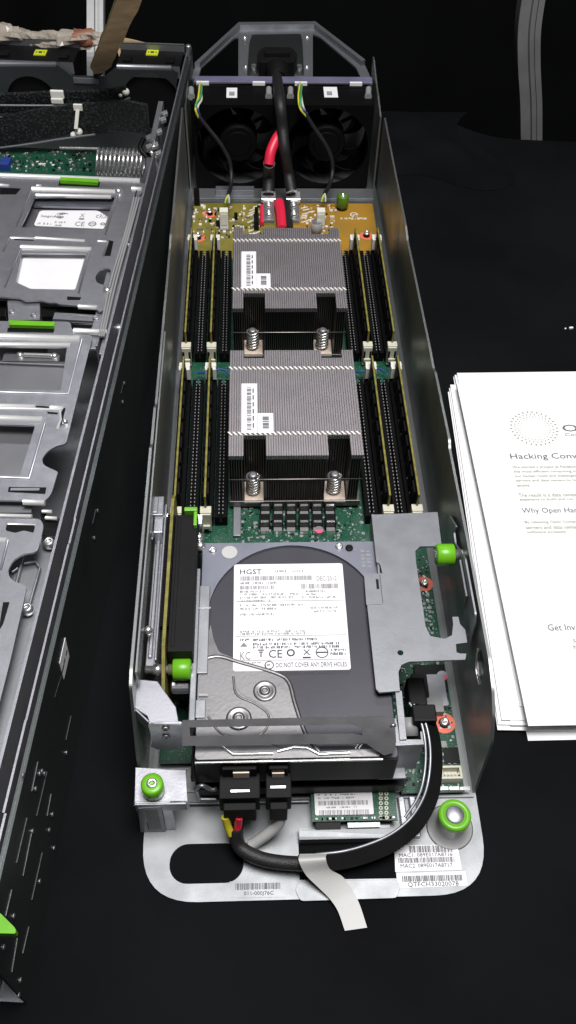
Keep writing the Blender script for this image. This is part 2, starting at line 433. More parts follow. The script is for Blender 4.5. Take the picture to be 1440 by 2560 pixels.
# ================================================================== PAPERS
def sheet_frame(px, py, z): return xy(px, py, z)
rnd = random.Random(11)
px0, px1 = 121.5, 337.0
def sheet(z, dx, dy, rot, t=.5, curl=0., y0=82, y1=360, x0=px0, name='paper_sheet', extra=None, mats=('paper',)):
    mb = MB(); c = Vector(((x0+px1)/2, (y0+y1)/2, 0)); n = 14
    vs = []
    for k in (0, 1):
        for j in range(n+1):
            for i in range(n+1):
                u, w = i/n, j/n
                p = Vector((x0+(px1-x0)*u, y0+(y1-y0)*w, 0))-c
                p = Matrix.Rotation(rot, 3, 'Z') @ p + c + Vector((dx,dy,0))
                zz = z+curl*((1-u)**3*(1-w)**3)*3+curl*.4*math.sin(u*3+w*2)
                vs.append((p.x, p.y, zz+(t if k else 0)))
    N = (n+1)**2; fs = []
    for j in range(n):
        for i in range(n):
            a = j*(n+1)+i; fs.append((a, a+n+1, a+n+2, a+1)); fs.append((N+a, N+a+1, N+a+n+2, N+a+n+1))
    ed = [i for i in range(n+1)]+[(j+1)*(n+1)-1 for j in range(1,n+1)]+[n*(n+1)+i for i in range(n-1,-1,-1)]+[j*(n+1) for j in range(n-1,0,-1)]
    for a, b in zip(ed, ed[1:]+ed[:1]): fs.append((a, b, b+N, a+N))
    mb.add(vs, fs, 0, False)
    if extra: extra(mb)
    return mb.build(name, list(mats), None, (c.x+dx, c.y+dy, z))
G = 'sheets of the paper stack'
def rz(px,py,qx,qy,z):    # turn of a sheet whose left edge runs through two traced points
    a = at(px,py,z); b = at(qx,qy,z); return math.atan2(b.x-a.x, a.y-b.y)
stack = [(0.3, 2.5, -3.2, .004, .8), (1.2, -7, 0.5, -.030, .9), (2.0, -8.8, -1.5, -.036, .8), (2.7, -6.0, 2.5, -.029, .9), (3.4, -8.0, 1.0, -.038, .8),
         (4.2, -3.5, 2, -.020, .8), (5.0, -6.5, 3.5, -.034, .8), (5.6, -2.5, 12, -.030, .8), (6.4, 2, 14, -.010, .8), (7.2, 5, 10, -.004, .9), (8.2, 3, 15, .006, .8),
         (9.2, 3, 11, -.002, .8), (10.2, 5, 15.5, .010, .8)]
names = ['bottom sheet of the paper stack, sticking out furthest towards the viewer']
for i, (z, dx, dy, rot, t) in enumerate(stack):
    lab = 'blank white sheet buried in the middle of the paper stack, only its edge showing'
    if i == 0: lab = 'lowest white sheet of the paper stack, its near edge sticking out furthest towards the viewer'
    if i == 2: lab = 'white sheet low in the stack pushed furthest left against the server wall'
    if i == len(stack)-1: lab = 'blank white sheet directly under the printed handout, sticking out at its far edge'
    tag(sheet(z, dx, dy, rot, t*.6), lab, 'paper sheet', G)
def printed(mb):
    z = 12.6+.5
    # sun-like mark of radiating dots
    c = at(1335, 1071, z); c2 = at(1392, 1071, z); c3 = at(1335, 1113, z); rx = c2.x-c.x; ry = c.y-c3.y; rx = max(rx, 1); r_ = (rx+ry)/2
    for k, (rr, w, l) in enumerate(((1.0,.52,.8),(.84,.42,.62),(.70,.34,.48),(.58,.26,.34))):
        for i in range(30):
            a = 2*math.pi*(i+.5*(k % 2))/30
            q = Vector((c.x+rx*rr*math.cos(a), c.y+ry*rr*math.sin(a), z+.25)); d = Vector((math.cos(a), math.sin(a), 0)); e = Vector((-d.y, d.x, 0))
            mb.add([q-e*w-d*l, q+e*w-d*l, q+e*w*.6+d*l, q-e*w*.6+d*l], [(0,1,2,3)], 2)
    def t(s, x0, y0, x1, y1, m): TX(mb, s, x0, y0, x1, y1, z+.1, m)
    t('OPEN', 1408, 1062, 1540, 1079, 1)
    t('Compute Project', 1414, 1083, 1560, 1093, 2)
    t('Hacking Conventional', 1278, 1134, 1540, 1152, 1)
    for k, s in enumerate(('We started a project at Facebook to build one of','the most efficient computing infrastructures','our hacker roots and challenged how to design','servers and data centers to help the industry','evolve')):
        y = 1165+k*11.2; w = 5.05*len(s)
        t(s, 1282+k*3, y, 1282+k*3+w, y+7.5, 2)
    for k, s in enumerate(('The result is a data center that is less','expensive to build and run')):
        y = 1234+k*11.5; t(s, 1297+k*3, y, 1297+k*3+5.2*len(s), y+8.5, 2)
    t('Why Open Hardware', 1307, 1270, 1500, 1287, 1)
    for k, s in enumerate(('By releasing Open Compute','servers and data center','software projects')):
        y = 1302+k*12.4; t(s, 1313+k*3, y, 1313+k*3+5.7*len(s), y+8.8, 2)
    t('Get Involved', 1371, 1561, 1490, 1577, 1)
    t('Specs', 1434, 1598, 1475, 1609, 2); t('Mailing', 1436, 1614, 1490, 1626, 2)
tag(sheet(12.6, 0, -.5, .0, .5, .0, extra=printed, mats=('paper','ink_pale','ink_olive'), name='printed_handout', x0=122.5), 'printed white handout with ring of dots logo on top of the paper stack', 'printed sheet', G)
for i, (px, py) in enumerate(((1427,822),(1413,823))):
    p = at(px, py, 0); mb = MB(); mb.obox((p.x,p.y,.9-i*.3), (1.5-i*.9,.3,0), (-.2,.8-i*.3,0), (0,0,.6-i*.2)); 
    tag(mb.build('paper_crumb', 'paper', None, (p.x,p.y,0)), ('larger' if i == 0 else 'smaller')+' white crumb of paper on the bare black table beyond the paper stack', 'crumb')

# ================================================================== SERVER SLED
sled = empty('server_sled', (0,300,0))
tag(sled, 'long narrow open server sled with finned heatsinks and a hard drive, in the centre', 'server')
# --- tray
mb = MB()
hole_oval = [(p[0], p[1]) for p in rrect(-75.3,-37.0,3.5,23.8,9.6,8)]
hole_rect = [(-8.3,4.2),(41.6,3.8),(41.6,25.0),(-8.3,25.0)]
out = fillet([(-89.5,-5.6),(89.5,-5.0),(89.5,60),(88,640),(84,700),(-88,700),(-90,640),(-89.5,60)], [33,30,0,0,0,0,0,0], 10)
mb.poly(out, 0, 1.3, [hole_oval, hole_rect])
tray = mb.build('tray', 'handle', sled, None, .35)
mb = MB(); mb.poly([(-87,52),(86,48),(85,690),(-86,690)], 1.5, 2.3)
mb.build('tray_floor', 'wall', sled, None)
# step line in front of the board and pressed lip behind the square opening
mb = MB()
mb.poly([(-20,46),(88,45.4),(88,47),(-20,47.6)], 1.3, 3.0)
mb.box(-8.0, 40.4, 22.6, 24.2, 1.3, 7.5); mb.box(-8.0, 40.4, 24.2, 27.6, 6.2, 7.5)
mb.box(-8, -3, 27.6, 29, 6.2, 7.5); mb.box(34, 40, 27.6, 29.5, 6.2, 7.5)
mb.poly(fillet([(-8.4,-6.4),(40.8,-6.0),(43,-.5),(41.5,3.0),(-8.6,3.4),(-11,-.5)], 2), 1.35, 1.9)
mb.build('tray_lip', 'handle', sled, None, .4)
# raised rib in the middle front (two bent fingers)
mb = MB()
a = at(1000, 2075, 3); b = at(1018, 1960, 3)
for dx in (0, 7.5):
    mb.obox((48.2+dx*.8, 35, 3), (1.8,0,0), (-.3,11,0), (0,0,1.7))
mb.build('stiffening_rib', 'galv', sled, None, .6)
# --- side walls: profiles in the (depth, height) plane
def wall_frame(mb, prof, x, t, m=0, holes=()): return mb.frame(prof, (x,0,0), (0,1,0), (0,0,1), (1,0,0), t, holes, m)
mb = MB()
L = [(50,0),(49,14),(50,28),(54,44),(60,60),(66,75),(70,86),(78,89),(226,90),(229,87.5),(262,87.5),(266,84),(430,82.5),(446,85),(470,82),(560,82.5),(600,82.5),(640,82),(640,0)]
wall_frame(mb, fillet(L, 2), -91, 1.5)
mb.frame([(78,74),(330,73),(334,86),(250,86.5),(78,87)], (-88.6,0,0), (0,1,0), (0,0,1), (1,0,0), .9)
mb.frame([(640,0),(640,82),(664,78),(700,84),(728,84),(728,0)], (-88.5,0,0), (0,1,0), (0,0,1), (1,0,0), 1.4)
mb.build('left_wall', 'wall', sled, None, .45, 'long grey steel side wall on the left of the sled')
mb = MB()
Rr = [(48,0),(49.5,20),(50.5,44),(52,56),(60,68),(72,76),(86,80),(160,81),(232,80),(236,83),(300,80.5),(304,78),(330,78),(455,73),(470,76),(560,74),(640,73.5),(640,0)]
hp = [atx(px, py, 88) for px, py in ((1193,1622),(1203,1625),(1209,1650),(1209,1680),(1205,1705),(1198,1714),(1192,1690),(1189,1655))]
slot = [(p.y, p.z) for p in hp]
wall_frame(mb, fillet(Rr, 2), 88, 1.5, 0, [slot])
rear = [(640,0),(640,73.5),(668,78),(690,80),(722,86),(728,86),(728,0)]
mb.frame(rear, (84.5,0,0), (0,1,0), (0,0,1), (1,0,0), 1.4)
mb.frame(fillet(slot,1), (89.7,0,0), Y, Z, X, .3, (), 1)  # dark plate added behind the slot to give its dark interior
hc = [atx(px, py, 87.4) for px, py in ((1194,1622),(1189,1655),(1191,1688),(1197,1712))]; mb.tube([(87.6,p.y,p.z) for p in hc], .7, 8, 2)  # bright highlight on the slot's edge, modelled as a tube
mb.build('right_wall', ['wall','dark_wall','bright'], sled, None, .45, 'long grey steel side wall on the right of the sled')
# overlapping inner liner plate on the right wall with its slanted end
mb = MB()
lin = [atx(px, py, 86) for px, py in ((1100,1290),(1127,1290),(1143,1316),(1137,1330),(1141,1360),(1165,1395),(1191,1535),(1189,1560),(1164,1648),(1160,1600),(1120,1420))]
mb.frame(fillet([(p.y, p.z) for p in lin], 1.5), (85.2,0,0), (0,1,0), (0,0,1), (1,0,0), 1.0)
mb.build('liner_plate', 'galv_dull', sled, None, .3)
# rear frame: fan-mount top flange + trapezoid handle carrying the power connector
mb = MB(); p = at(488,201,86); q = at(925,201,86)
mb.box(-81, 80, 677, 688, 84.5, 86.2, 1)
for px in (491, 631, 736, 873):
    w = at(px, 200, 87); mb.box(w.x, w.x+11.5, 673.5, 677, 84.6, 87.2, 2)
mb.box(-83, 81, 688, 689.2, 0, 84.5, 0)
mb.build('rear_flange', ['galv_dull','lilac','label'], sled, None, .2)
zf = 70
O1 = [xy(*p, zf) for p in ((472,196),(487,170),(597,68),(788,66),(912,162),(930,200),(905,200),(890,168),(800,92),(782,84),(782,200),(596,200),(596,92),(586,94),(503,168),(494,200))]
mb = MB(); mb.poly(fillet(O1, 3), zf-1.6, zf)
beam = [(597,68),(788,66),(912,162),(904,166),(785,73),(600,75),(500,170),(487,170)]
mb.poly([xy(*p, zf) for p in beam], zf, zf+5)
ce = [xy(*p, zf) for p in ((630,92),(752,90),(756,110),(760,190),(618,190),(624,110))]
mb.poly(fillet(ce, 3), zf, zf+2.2, m=1)
for px, py in ((612,95),(768,94),(614,168),(767,168),(660,137),(724,137),(692,110)):
    p = at(px,py,zf); screw_prof(mb, (p.x,p.y,zf), 2.6, 2)
mb.build('rear_frame', ['galv_dull','dark_wall','bright'], sled, None, .5, 'trapezoid grey steel frame with open triangular corners at the far end')
# --- power connector and thick cables
mb = MB(); c = at(693,165,zf+6)
mb.poly(fillet([(c.x-17,c.y-14),(c.x+15,c.y-14),(c.x+19,c.y+4),(c.x+14,c.y+16),(c.x-14,c.y+16),(c.x-19,c.y+4)], 3), zf+2, zf+16)
mb.cyl((c.x,c.y-14,zf+9), (c.x,c.y-32,zf+8), 11, 9)
mb.box(c.x-12, c.x+12, c.y-4, c.y+8, zf+16, zf+20)
for dx in (-22, 21): mb.cyl((c.x+dx,c.y,zf+1), (c.x+dx,c.y,zf+7), 2.5, m=1)
mb.build('power_connector', ['blackm','bright'], sled, None, .6)
cab = [tuple(at(690,185,zf+10))]+[tuple(aty(px,py,yy)) for px,py,yy in ((695,215,668),(700,260,630),(706,320,622),(712,380,612))]+[tuple(at(720,430,34)), tuple(at(729,480,22))]
mb = MB(); mb.tube(cab, 5.0, 14); mb.build('power_cable', 'rubber', sled, None, 0, 'thick black power cable coming over the fans')
mb = MB()
mb.tube([tuple(aty(703,330,628)), tuple(aty(690,350,620)), tuple(aty(677,380,612)), tuple(aty(672,412,606))], 4.6, 14)
mb.tube([tuple(aty(673,408,607)), tuple(at(672,440,30)), tuple(at(671,482,20))], 5.4, 14, 1)
mb.build('power_cable', ['red','rubber'], sled, None, 0, 'red power cable ending in a black sleeve')
# --- fans
def fan(cx, lab):
    y0, y1, z0, z1 = 639.5, 674.0, 4.0, 84.5
    mb = MB(); c = (cx, 44)
    sq = fillet([(cx-40,z0),(cx+40,z0),(cx+40,z1),(cx-40,z1)], 2)
    hole = circ(cx, 44.2, 37.6, 40)
    # front and back flange plates with a waisted barrel between them
    mb.frame(sq, (0,y0,0), X, Z, Y, 3.5, [hole[::-1]]); mb.frame(sq, (0,y1-3.5,0), X, Z, Y, 3.5, [hole[::-1]])
    mb.box(cx-39.4, cx+39.4, y0+3.5, y1-3.5, z1-2.5, z1-.3); mb.box(cx-39.4, cx-37.6, y0+3.5, y1-3.5, z0, z1-3); mb.box(cx+37.6, cx+39.4, y0+3.5, y1-3.5, z0, z1-3)
    o = mb.build('cooling_fan', ['fan'], sled, (cx, y0, 0), .3, lab)
    r = MB(); r.lathe((cx,y0+6,44.2), Y, [(15.5,0),(17.2,1.2),(17.4,20),(17,22)], 28)
    r.lathe((cx,y0+5.6,44.2), Y, [(11,0),(12,.4)], 24)
    for k in range(7):
        a = 2*math.pi*k/7+.3; vs = []
        for j in range(6):
            rr = 17+j*3.85; sw = a+.035*j*j*.35
            for dd, yy in ((-.27,y0+24),(.27,y0+9)):
                t = sw+dd*(1+.06*j); vs.append((cx+rr*math.cos(t), yy, 44.2+rr*math.sin(t)))
        vs += [(v[0], v[1]+1.4, v[2]) for v in vs]
        fs = [(2*j,2*j+2,2*j+3,2*j+1) for j in range(5)]+[(12+2*j+1,12+2*j+3,12+2*j+2,12+2*j) for j in range(5)]
        fs += [(2*j+1,2*j+3,12+2*j+3,12+2*j+1) for j in range(5)]+[(2*j+2,2*j,12+2*j,12+2*j+2) for j in range(5)]+[(10,11,23,22)]
        r.add(vs, fs, 0, True)
    r.build('rotor', ['fan'], o)
    for k in range(3):
        s_ = MB(); a = 2*math.pi*k/3+.5; p = Vector((cx+17*math.cos(a), y1-3, 44.2+17*math.sin(a))); q = Vector((cx+37.7*math.cos(a), y1-3, 44.2+37.7*math.sin(a)))
        s_.tube([p, q], 1.6, 6, smooth=0)
        s_.build('strut', ['fan'], o)
    l = MB(); zz = z1-.2
    return o
fl = fan(-42.2, 'black cooling fan on the left'); fr = fan(38.6, 'black cooling fan on the right')
for o, (x0, x1, ya, yb_) in ((fl, (566,593,220,244)), (fr, (811,842,218,243))):
    l = MB(); zt = 84.6; a = xy(x0, yb_, zt); b = xy(x1, ya, zt)
    l.box(a[0], b[0], a[1]-.5, b[1], zt, zt+.25); l.rect((0,0,zt+.25), X, Y, a[0]+2.4, a[0]+7.2, a[1]+3, a[1]+10, 1)
    l.build('fan_label', ['label','label_dk'], o)
for px in (478, 672, 726, 921):
    mb = MB(); p = at(px, 243, 86); q = at(px, 219, 86)
    mb.tube([(p.x,p.y+3,85.8),(q.x,q.y-2,85.8)], 2.6, 12, smooth=0); mb.lathe((p.x,p.y+3,85.8), -Y, [(3.2,0),(3.2,2)], 12)
    mb.build('fan_pin', 'grey', sled)
# plate in front of the fans' feet
mb = MB(); a = at(475, 470, 4); mb.box(-86, 84, 622, 639, 2.4, 3.6); mb.box(-64, -28, 628, 636, 3.6, 8); mb.build('fan_base_plate', 'galv_dull', sled, None, .3)
# fan leads
def lead(pc, pts, plugpx, lab):
    mb = MB(); rnd = random.Random(len(lab))
    for k, m in enumerate((1,2,3,4)):
        mb.tube([tuple(Vector(p)+Vector((1.6*math.cos(k*1.6+i*1.1), 1.2*math.sin(k*1.6+i), 1.4*math.sin(k*1.6+i*1.1)))) for i, p in enumerate(pc)], .95, 6, m)
    mb.tube([pc[-1]]+pts, 1.9, 8, 0)
    p = Vector(pts[-1])
    for k, m in enumerate((1,2,3)):
        mb.tube([tuple(p+Vector((0,0,0))), tuple(p+Vector((-2+k*1.3,-3,-2))), tuple(p+Vector((-3+k*1.8,-5,-5)))], .8, 6, (2,1,4)[k])
    o = mb.build('fan_lead', ['rubber','grn_wire','yellow','blue','ivory'], sled, None, 0, lab)
    x0, x1, ya, yb_ = plugpx; a = xy(x0, yb_, 22); b = xy(x1, yb_, 22)
    q = MB(); q.box(a[0], b[0], a[1], a[1]+7, 9, 26); q.box(a[0]+.8, b[0]-.8, a[1]-.4, a[1], 13, 24)
    q.build('lead_plug', ['white_pl'], o, None, .3)
lead([tuple(at(500,212,86)), tuple(at(500,245,87)), tuple(aty(492,268,634)), tuple(aty(495,288,633))],
     [tuple(aty(520,320,632)), tuple(aty(548,355,630)), tuple(aty(571,395,628)), tuple(aty(578,430,625)), tuple(aty(577,465,612)), tuple(at(571,487,30))], (549,570,492,540), 'thin black fan lead on the left with coloured wire ends')
lead([tuple(at(750,212,86)), tuple(at(750,245,87)), tuple(aty(754,268,634)), tuple(aty(764,285,633))],
     [tuple(aty(785,318,632)), tuple(aty(812,358,630)), tuple(aty(829,395,628)), tuple(aty(831,430,625)), tuple(aty(824,462,612)), tuple(at(812,484,30))], (793,813,488,540), 'thin black fan lead on the right with coloured wire ends')
# --- power distribution board (yellow/orange) behind the heatsinks
mb = MB(); z0, z1 = 7.0, 8.6
ya, yc = 522, 606
mb.box(-83.5, 3, ya, yc, z0, z1, 0); mb.box(3, 80.8, ya, yc, z0, z1, 1)
def pb(px, py, w, d, h, m): p = at(px, py, z1); mb.box(p.x-w/2, p.x+w/2, p.y-d/2, p.y+d/2, z1, z1+h, m)
rnd = random.Random(5)
for k in range(150):
    px = rnd.uniform(480,660); py = rnd.uniform(514,598); pb(px, py, rnd.choice((1,1.6,2.5)), rnd.choice((1,1.5,3)), rnd.uniform(.3,1.2), rnd.choice((2,2,3,4,5)))
for k in range(90):
    px = rnd.uniform(755,840); py = rnd.uniform(514,600); pb(px, py, rnd.choice((1,1.6,2.2)), rnd.choice((1,1.5,2.5)), rnd.uniform(.3,1), rnd.choice((2,2,3,4,5)))
for k in range(10):
    p = at(622+rnd.uniform(-8,30), 516+k*7.5, z1); mb.obox((p.x,p.y,z1+.3), (3.4,2.6,0), (-.3,.5,0), (0,0,.25), 2)
for k in range(8):
    p = at(762+rnd.uniform(-3,20), 520+k*5, z1); mb.obox((p.x,p.y,z1+.3), (3,1.2,0), (-.3,.5,0), (0,0,.25), 2)
pb(641,566,4.5,13,9,3); pb(546,566,4,4,5,3); pb(590,548,3,3,6,3); pb(493,512,5,4,16,3); pb(641,545,3,4,10,3); pb(830,548,4,3,3,5)
pb(560,575,9,3,1,4); pb(500,575,6,2,1,4)
# maker's swirl + word line printed on the orange half
c = at(885, 537, z1); mb.ring((c.x,c.y,z1), Z, 2.6, 3.6, 20, 2); mb.ring((c.x+1,c.y-1.4,z1), Z, 1.4, 2.2, 16, 2)
GREEK(mb, 852, 544, 918, 549, z1, 4, 2)
for px, py in ((524,535),(496,595),(916,590)):
    p = at(px, py, z1); mb.ring((p.x,p.y,z1), Z, 3.4, 6.2, 24, 6, .2); mb.cyl((p.x,p.y,z1), (p.x,p.y,z1+3), 2.8, m=3); screw_prof(mb, (p.x,p.y,z1+3), 2.9, 7)
mb.build('power_board', ['olive_bd','orange_bd','silk','black','galv','copper','orange_ring','bright'], sled, None, 0, 'yellow and orange power board with white print')
# clear capacitor-like can, green knob
def knob(name, p, r=5.2, h=11, m='green', axis=Z, top=True, base=3, shaft=None, lab=None):
    mb = MB(); p = Vector(p); a = Vector(axis)
    n = 24; prof = [(r-.5,base),(r,base+.6),(r,base+h-.8),(r-.8,base+h),(r*.58,base+h)]
    mb.lathe(p, a, prof, n, 0)
    o = mb.build(name, [m,'bright'], sled, tuple(p), 0, lab)
    s_ = MB(); s_.lathe(p, a, [(r*.5,0),(r*.5,base+h+.3),(r*.42,base+h+.8),(r*.2,base+h+.8),(r*.15,base+h-.2)], 16, 0)
    if shaft:
        s_.lathe(p-a*shaft, a, [(2.2,0),(2.2,shaft*.35),(3.0,shaft*.36),(3.0,shaft*.7),(2.1,shaft*.72),(2.1,shaft+base)], 14, 0)
    s_.build('screw_shaft', ['bright'], o)
    return o
p = at(855, 522, 9); knob('thumb_screw', (p.x,p.y,9), 5.4, 11, 'green_dk', lab='dark green thumb screw on the orange power board')
mb = MB(); p = at(790, 583, 9); mb.cyl((p.x,p.y,9), (p.x,p.y,20), 5, m=0, n=20); mb.cyl((p.x,p.y,20), (p.x,p.y,21), 4.4, m=1, n=20); mb.build('capacitor', ['grey','bright'], sled, None, 0)
# lugs: silver crimp, dark bolt bar
for k, px in enumerate((671, 733)):
    mb = MB(); p = at(px, 490, 16); q = at(px, 560, 9)
    mb.obox((p.x, p.y, 15), (6.6,0,0), (0,4.2,1.5), (0,-.8,2.4), 0)
    mb.box(p.x-5, p.x+5, q.y, p.y-3, 9, 13, 1)
    for yy in (q.y+8, q.y+22, q.y+34): screw_prof(mb, (p.x, yy, 13), 3.6, 0, 3)
    mb.build('cable_lug', ['bright','galv_dull'], sled, None, .5, ('left' if k == 0 else 'right')+' silver cable lug')
mb = MB(); mb.tube([tuple(at(698,508,12)), tuple(at(703,535,12)), tuple(at(706,575,12))], 5.0, 12); mb.tube([tuple(at(655,515,11)), tuple(at(655,560,11))], 2.0, 8, smooth=0); mb.build('power_lead', ['red'], sled)
mb = MB(); mb.tube([tuple(at(717,508,12)), tuple(at(722,575,12))], 4.2, 10, smooth=0); mb.build('power_lead', ['rubber'], sled)
# --- motherboard
mb = MB()
mb.poly([(-83,66),(48,66),(48,46.2),(82.2,46.6),(81,521.6),(-83.5,521.6)], 6.4, 8.0)
rnd = random.Random(21)
def part(px, py, w, d, h, m, z=8.0): p = at(px, py, z); mb.box(p.x-w/2, p.x+w/2, p.y-d/2, p.y+d/2, z, z+h, m)
def clear_of_slots(x): return -46 < x < 42
for k in range(420):          # loose small components: strip between heatsink and drive
    x = rnd.uniform(-44, 41); y = rnd.uniform(190, 246); mb.box(x, x+rnd.choice((.8,1.2,2)), y, y+rnd.choice((.8,1.2,2)), 8, 8+rnd.uniform(.3,.9), rnd.choice((1,2,3,3,4)))
for k in range(520):          # right-hand margin strip
    x = rnd.uniform(47, 80.5); y = rnd.uniform(48, 205); mb.box(x, x+rnd.choice((.7,1,1.6)), y, y+rnd.choice((.7,1,1.8)), 8, 8+rnd.uniform(.3,1), rnd.choice((1,2,3,3,4)))
for k in range(220):
    x = rnd.uniform(-44, 41); y = rnd.uniform(342, 392); mb.box(x, x+rnd.choice((.8,1.2,2)), y, y+rnd.choice((.8,1.2,2)), 8, 8+rnd.uniform(.3,.9), rnd.choice((1,2,3,3,4)))
part(1060, 1770, 20, 11, 6, 2); part(1075, 1700, 18, 17, 3, 1); part(1045, 1730, 9, 14, 9, 1); part(1075, 1735, 17, 20, 5, 5)
part(1128, 1890, 8.5, 9, 1.2, 1); part(1108, 1862, 3.5, 3.5, 1, 2)
for i in range(3): part(1108+i*27, 1972, 5.4, 1.9, .8, 6)
for j in range(18):
    p = at(1097, 1490+j*13, 8); mb.box(74+ (j%2)*3, 75.6+(j%2)*3, 190-j*6, 191.8-j*6, 8, 8.6, 3); mb.box(76.5, 78, 187-j*6, 188.4-j*6, 8, 8.6, 6)
mbo = mb.build('motherboard', ['pcb','black','grey','label_dk','galv','galv_dull','bright'], sled, None, 0, 'long green circuit board')
# chokes: six columns, two rows
ch0 = None
for r_, (py, h) in enumerate(((1272,8),(1312,7))):
    for i in range(6):
        px = 663+i*32+(i-2.5)*r_*.6; p = at(px, py, 8)
        if ch0 is None:
            q = MB(); q.box(p.x-3.6,p.x+3.6,p.y-4.6,p.y+3,8,8+h,0); q.box(p.x-3,p.x+3,p.y+3,p.y+5.6,8,10.4,1); q.box(p.x-2.9,p.x+2.9,p.y-8.2,p.y-4.6,8,11.4,1); q.box(p.x-2.7,p.x+2.7,p.y-4.6,p.y-2.6,8+h,8.5+h,1)
            ch0 = q.build('power_choke', ['black','bright','galv'], mbo, (p.x,p.y,8), .2); c0 = p
        else: clone(ch0, mbo, (p.x-c0.x, p.y-c0.y, 0))
q = MB(); a = xy(583,1340,10); b = xy(606,1255,10); q.box(a[0], b[0]-1, a[1], b[1]+3, 8, 10.5); q.build('grey_bar', 'galv_dull', mbo, None, .3)
p = at(797, 1332, 9); q = MB(); q.cyl((p.x,p.y,8),(p.x,p.y,12.4),3.0,m=0); q.frame([(3*math.cos(t*math.pi/12),3*math.sin(t*math.pi/12)) for t in range(12,25)], (p.x,p.y,12.4), X, Y, Z, .2, m=1); q.build('coin_capacitor', ['galv','pink'], mbo)
p = at(1104, 1696, 9); q = MB(); q.cyl((p.x,p.y,8),(p.x,p.y,12.4),3.2,m=0); q.frame([(3.2*math.cos(t*math.pi/12),3.2*math.sin(t*math.pi/12)) for t in range(12,25)], (p.x,p.y,12.4), X, Y, Z, .2, m=1); q.build('coin_capacitor', ['galv','pink'], mbo)
for (px,py,r1) in ((1110,1808,6.3),(1060,1460,5.6)):
    p = at(px,py,8.2); q = MB(); q.ring((p.x,p.y,8.2), Z, r1*.52, r1, 30, 0, .2); q.cyl((p.x,p.y,8),(p.x,p.y,9.6),r1*.46,m=1); screw_prof(q,(p.x,p.y,9.6),2.5,2); q.build('screw_ring', ['orange_ring','black','bright'], mbo)
q = MB(); a = xy(1100,1960,8); b = xy(1152,1960,8); q.box(a[0], b[0], a[1], a[1]+1.2, 8, 15); q.box(a[0], b[0], a[1]+6.2, a[1]+7.4, 8, 15); q.box(a[0], a[0]+1.2, a[1]+1.2, a[1]+6.2, 8, 15); q.box(b[0]-1.2, b[0], a[1]+1.2, a[1]+6.2, 8, 15)
q.box(a[0]+1.2, b[0]-1.2, a[1]+1.2, a[1]+6.2, 8, 10)
for i in range(5): q.box(a[0]+2+i*1.9, a[0]+2.7+i*1.9, a[1]+2.6, a[1]+4.2, 10, 14, 1)
q.build('pin_header', ['ivory','bright'], mbo, None, .15)
# memory slots and latches, modules
def slot(x, y0, mod):
    q = MB(); q.box(x-4.2, x-.9, y0, y0+131, 8, 17); q.box(x+.9, x+4.2, y0, y0+131, 8, 17); q.box(x-.9, x+.9, y0, y0+131, 8, 12)
    for k in range(40): q.box(x+.95, x+1.5, y0+3+k*3.2, y0+4.2+k*3.2, 17, 17.2, 1); q.box(x-1.5, x-.95, y0+3+k*3.2, y0+4.2+k*3.2, 17, 17.2, 1)
    return q.build('memory_slot', ['fan','grey'], mbo, (x,y0,8))
def latch(x, y, d, parent, m='ivory'):
    q = MB(); q.box(x-3.3, x-1.2, y-3, y+3, 10, 24); q.box(x+1.2, x+3.3, y-3, y+3, 10, 24); q.box(x-3.3, x+3.3, y-3+(0 if d > 0 else 4), y-1+(0 if d > 0 else 4), 12, 27)
    q.box(x-3.6, x+3.6, y-2, y+3.6, 24, 28); q.box(x-2.6, x+2.6, y-4.4, y-3, 14, 17)
    return q.build('slot_latch', [m], parent, (x,y,8), .3)
def end_latch(x, y, parent):
    q = MB(); q.box(x-3.9, x+3.9, y, y+4.6, 9, 30); q.box(x-3.9, x-1.0, y-3.4, y, 20, 30); q.box(x+1.0, x+3.9, y-3.4, y, 20, 30); q.box(x-2.8, x+2.8, y+4.6, y+6.4, 22, 28)
    return q.build('slot_latch', ['white_pl'], parent, (x,y,8), .3)
s0 = l0 = m0 = e0 = None
for row, yb in ((0, 230.5), (1, 390.5)):
    for x in (-80.3,-70.8,-61.3,-52.0, 47.3,56.6,66,75.3):
        mod = x in (-80.3,-61.3,56.6,75.3)
        if s0 is None: s0 = slot(x, yb, 0); sx, sy = x, yb; so = s0
        else: so = clone(s0, mbo, (x-sx, yb-sy, 0))
        if mod:
            for d, yy in ((1, yb-3), (-1, yb+134-3)):
                if d < 0:
                    if e0 is None: e0 = end_latch(x, yy, mbo); ex, ey = x, yy
                    else: clone(e0, mbo, (x-ex, yy-ey, 0))
                elif l0 is None: l0 = latch(x, yy, d, mbo); lx, ly = x, yy
                else: clone(l0, mbo, (x-lx, yy-ly, 0))
def module(x, y0):
    q = MB(); q.box(x-.6, x+.6, y0-1, y0+132, 11, 39, 0)
    o = q.build('memory_module', ['dimm_edge'], sled, (x,y0,8), 0)
    r = MB()
    for side in (-1, 1):
        for k in range(9):
            yy = y0+6+k*13.6; xa = x+side*.8; r.box(min(xa,xa+side*1.1), max(xa,xa+side*1.1), yy, yy+10, 18, 34, 0)
        xa = x+side*.76; r.box(min(xa,xa+side*.1), max(xa,xa+side*.1), y0, y0+131, 12, 37.6, 1)
    r.build('memory_chips', ['black','blackm'], o)
    return o
for row, yb in ((0, 230.5), (1, 390.5)):
    for x in (-80.3,-61.3,56.6,75.3):
        if m0 is None: m0 = module(x, yb)
        else: clone(m0, sled, (x+80.3, yb-230.5, 0))
# blue wires crossing between the rows
for xa, xb in ((-72,-48),(45,70)):
    mb = MB(); mb.tube([(xa,372,14),(xa+8,371,16),(xb-6,374,16),(xb,372,13)], .8, 6)
    mb.build('blue_wire', ['blue'], sled)
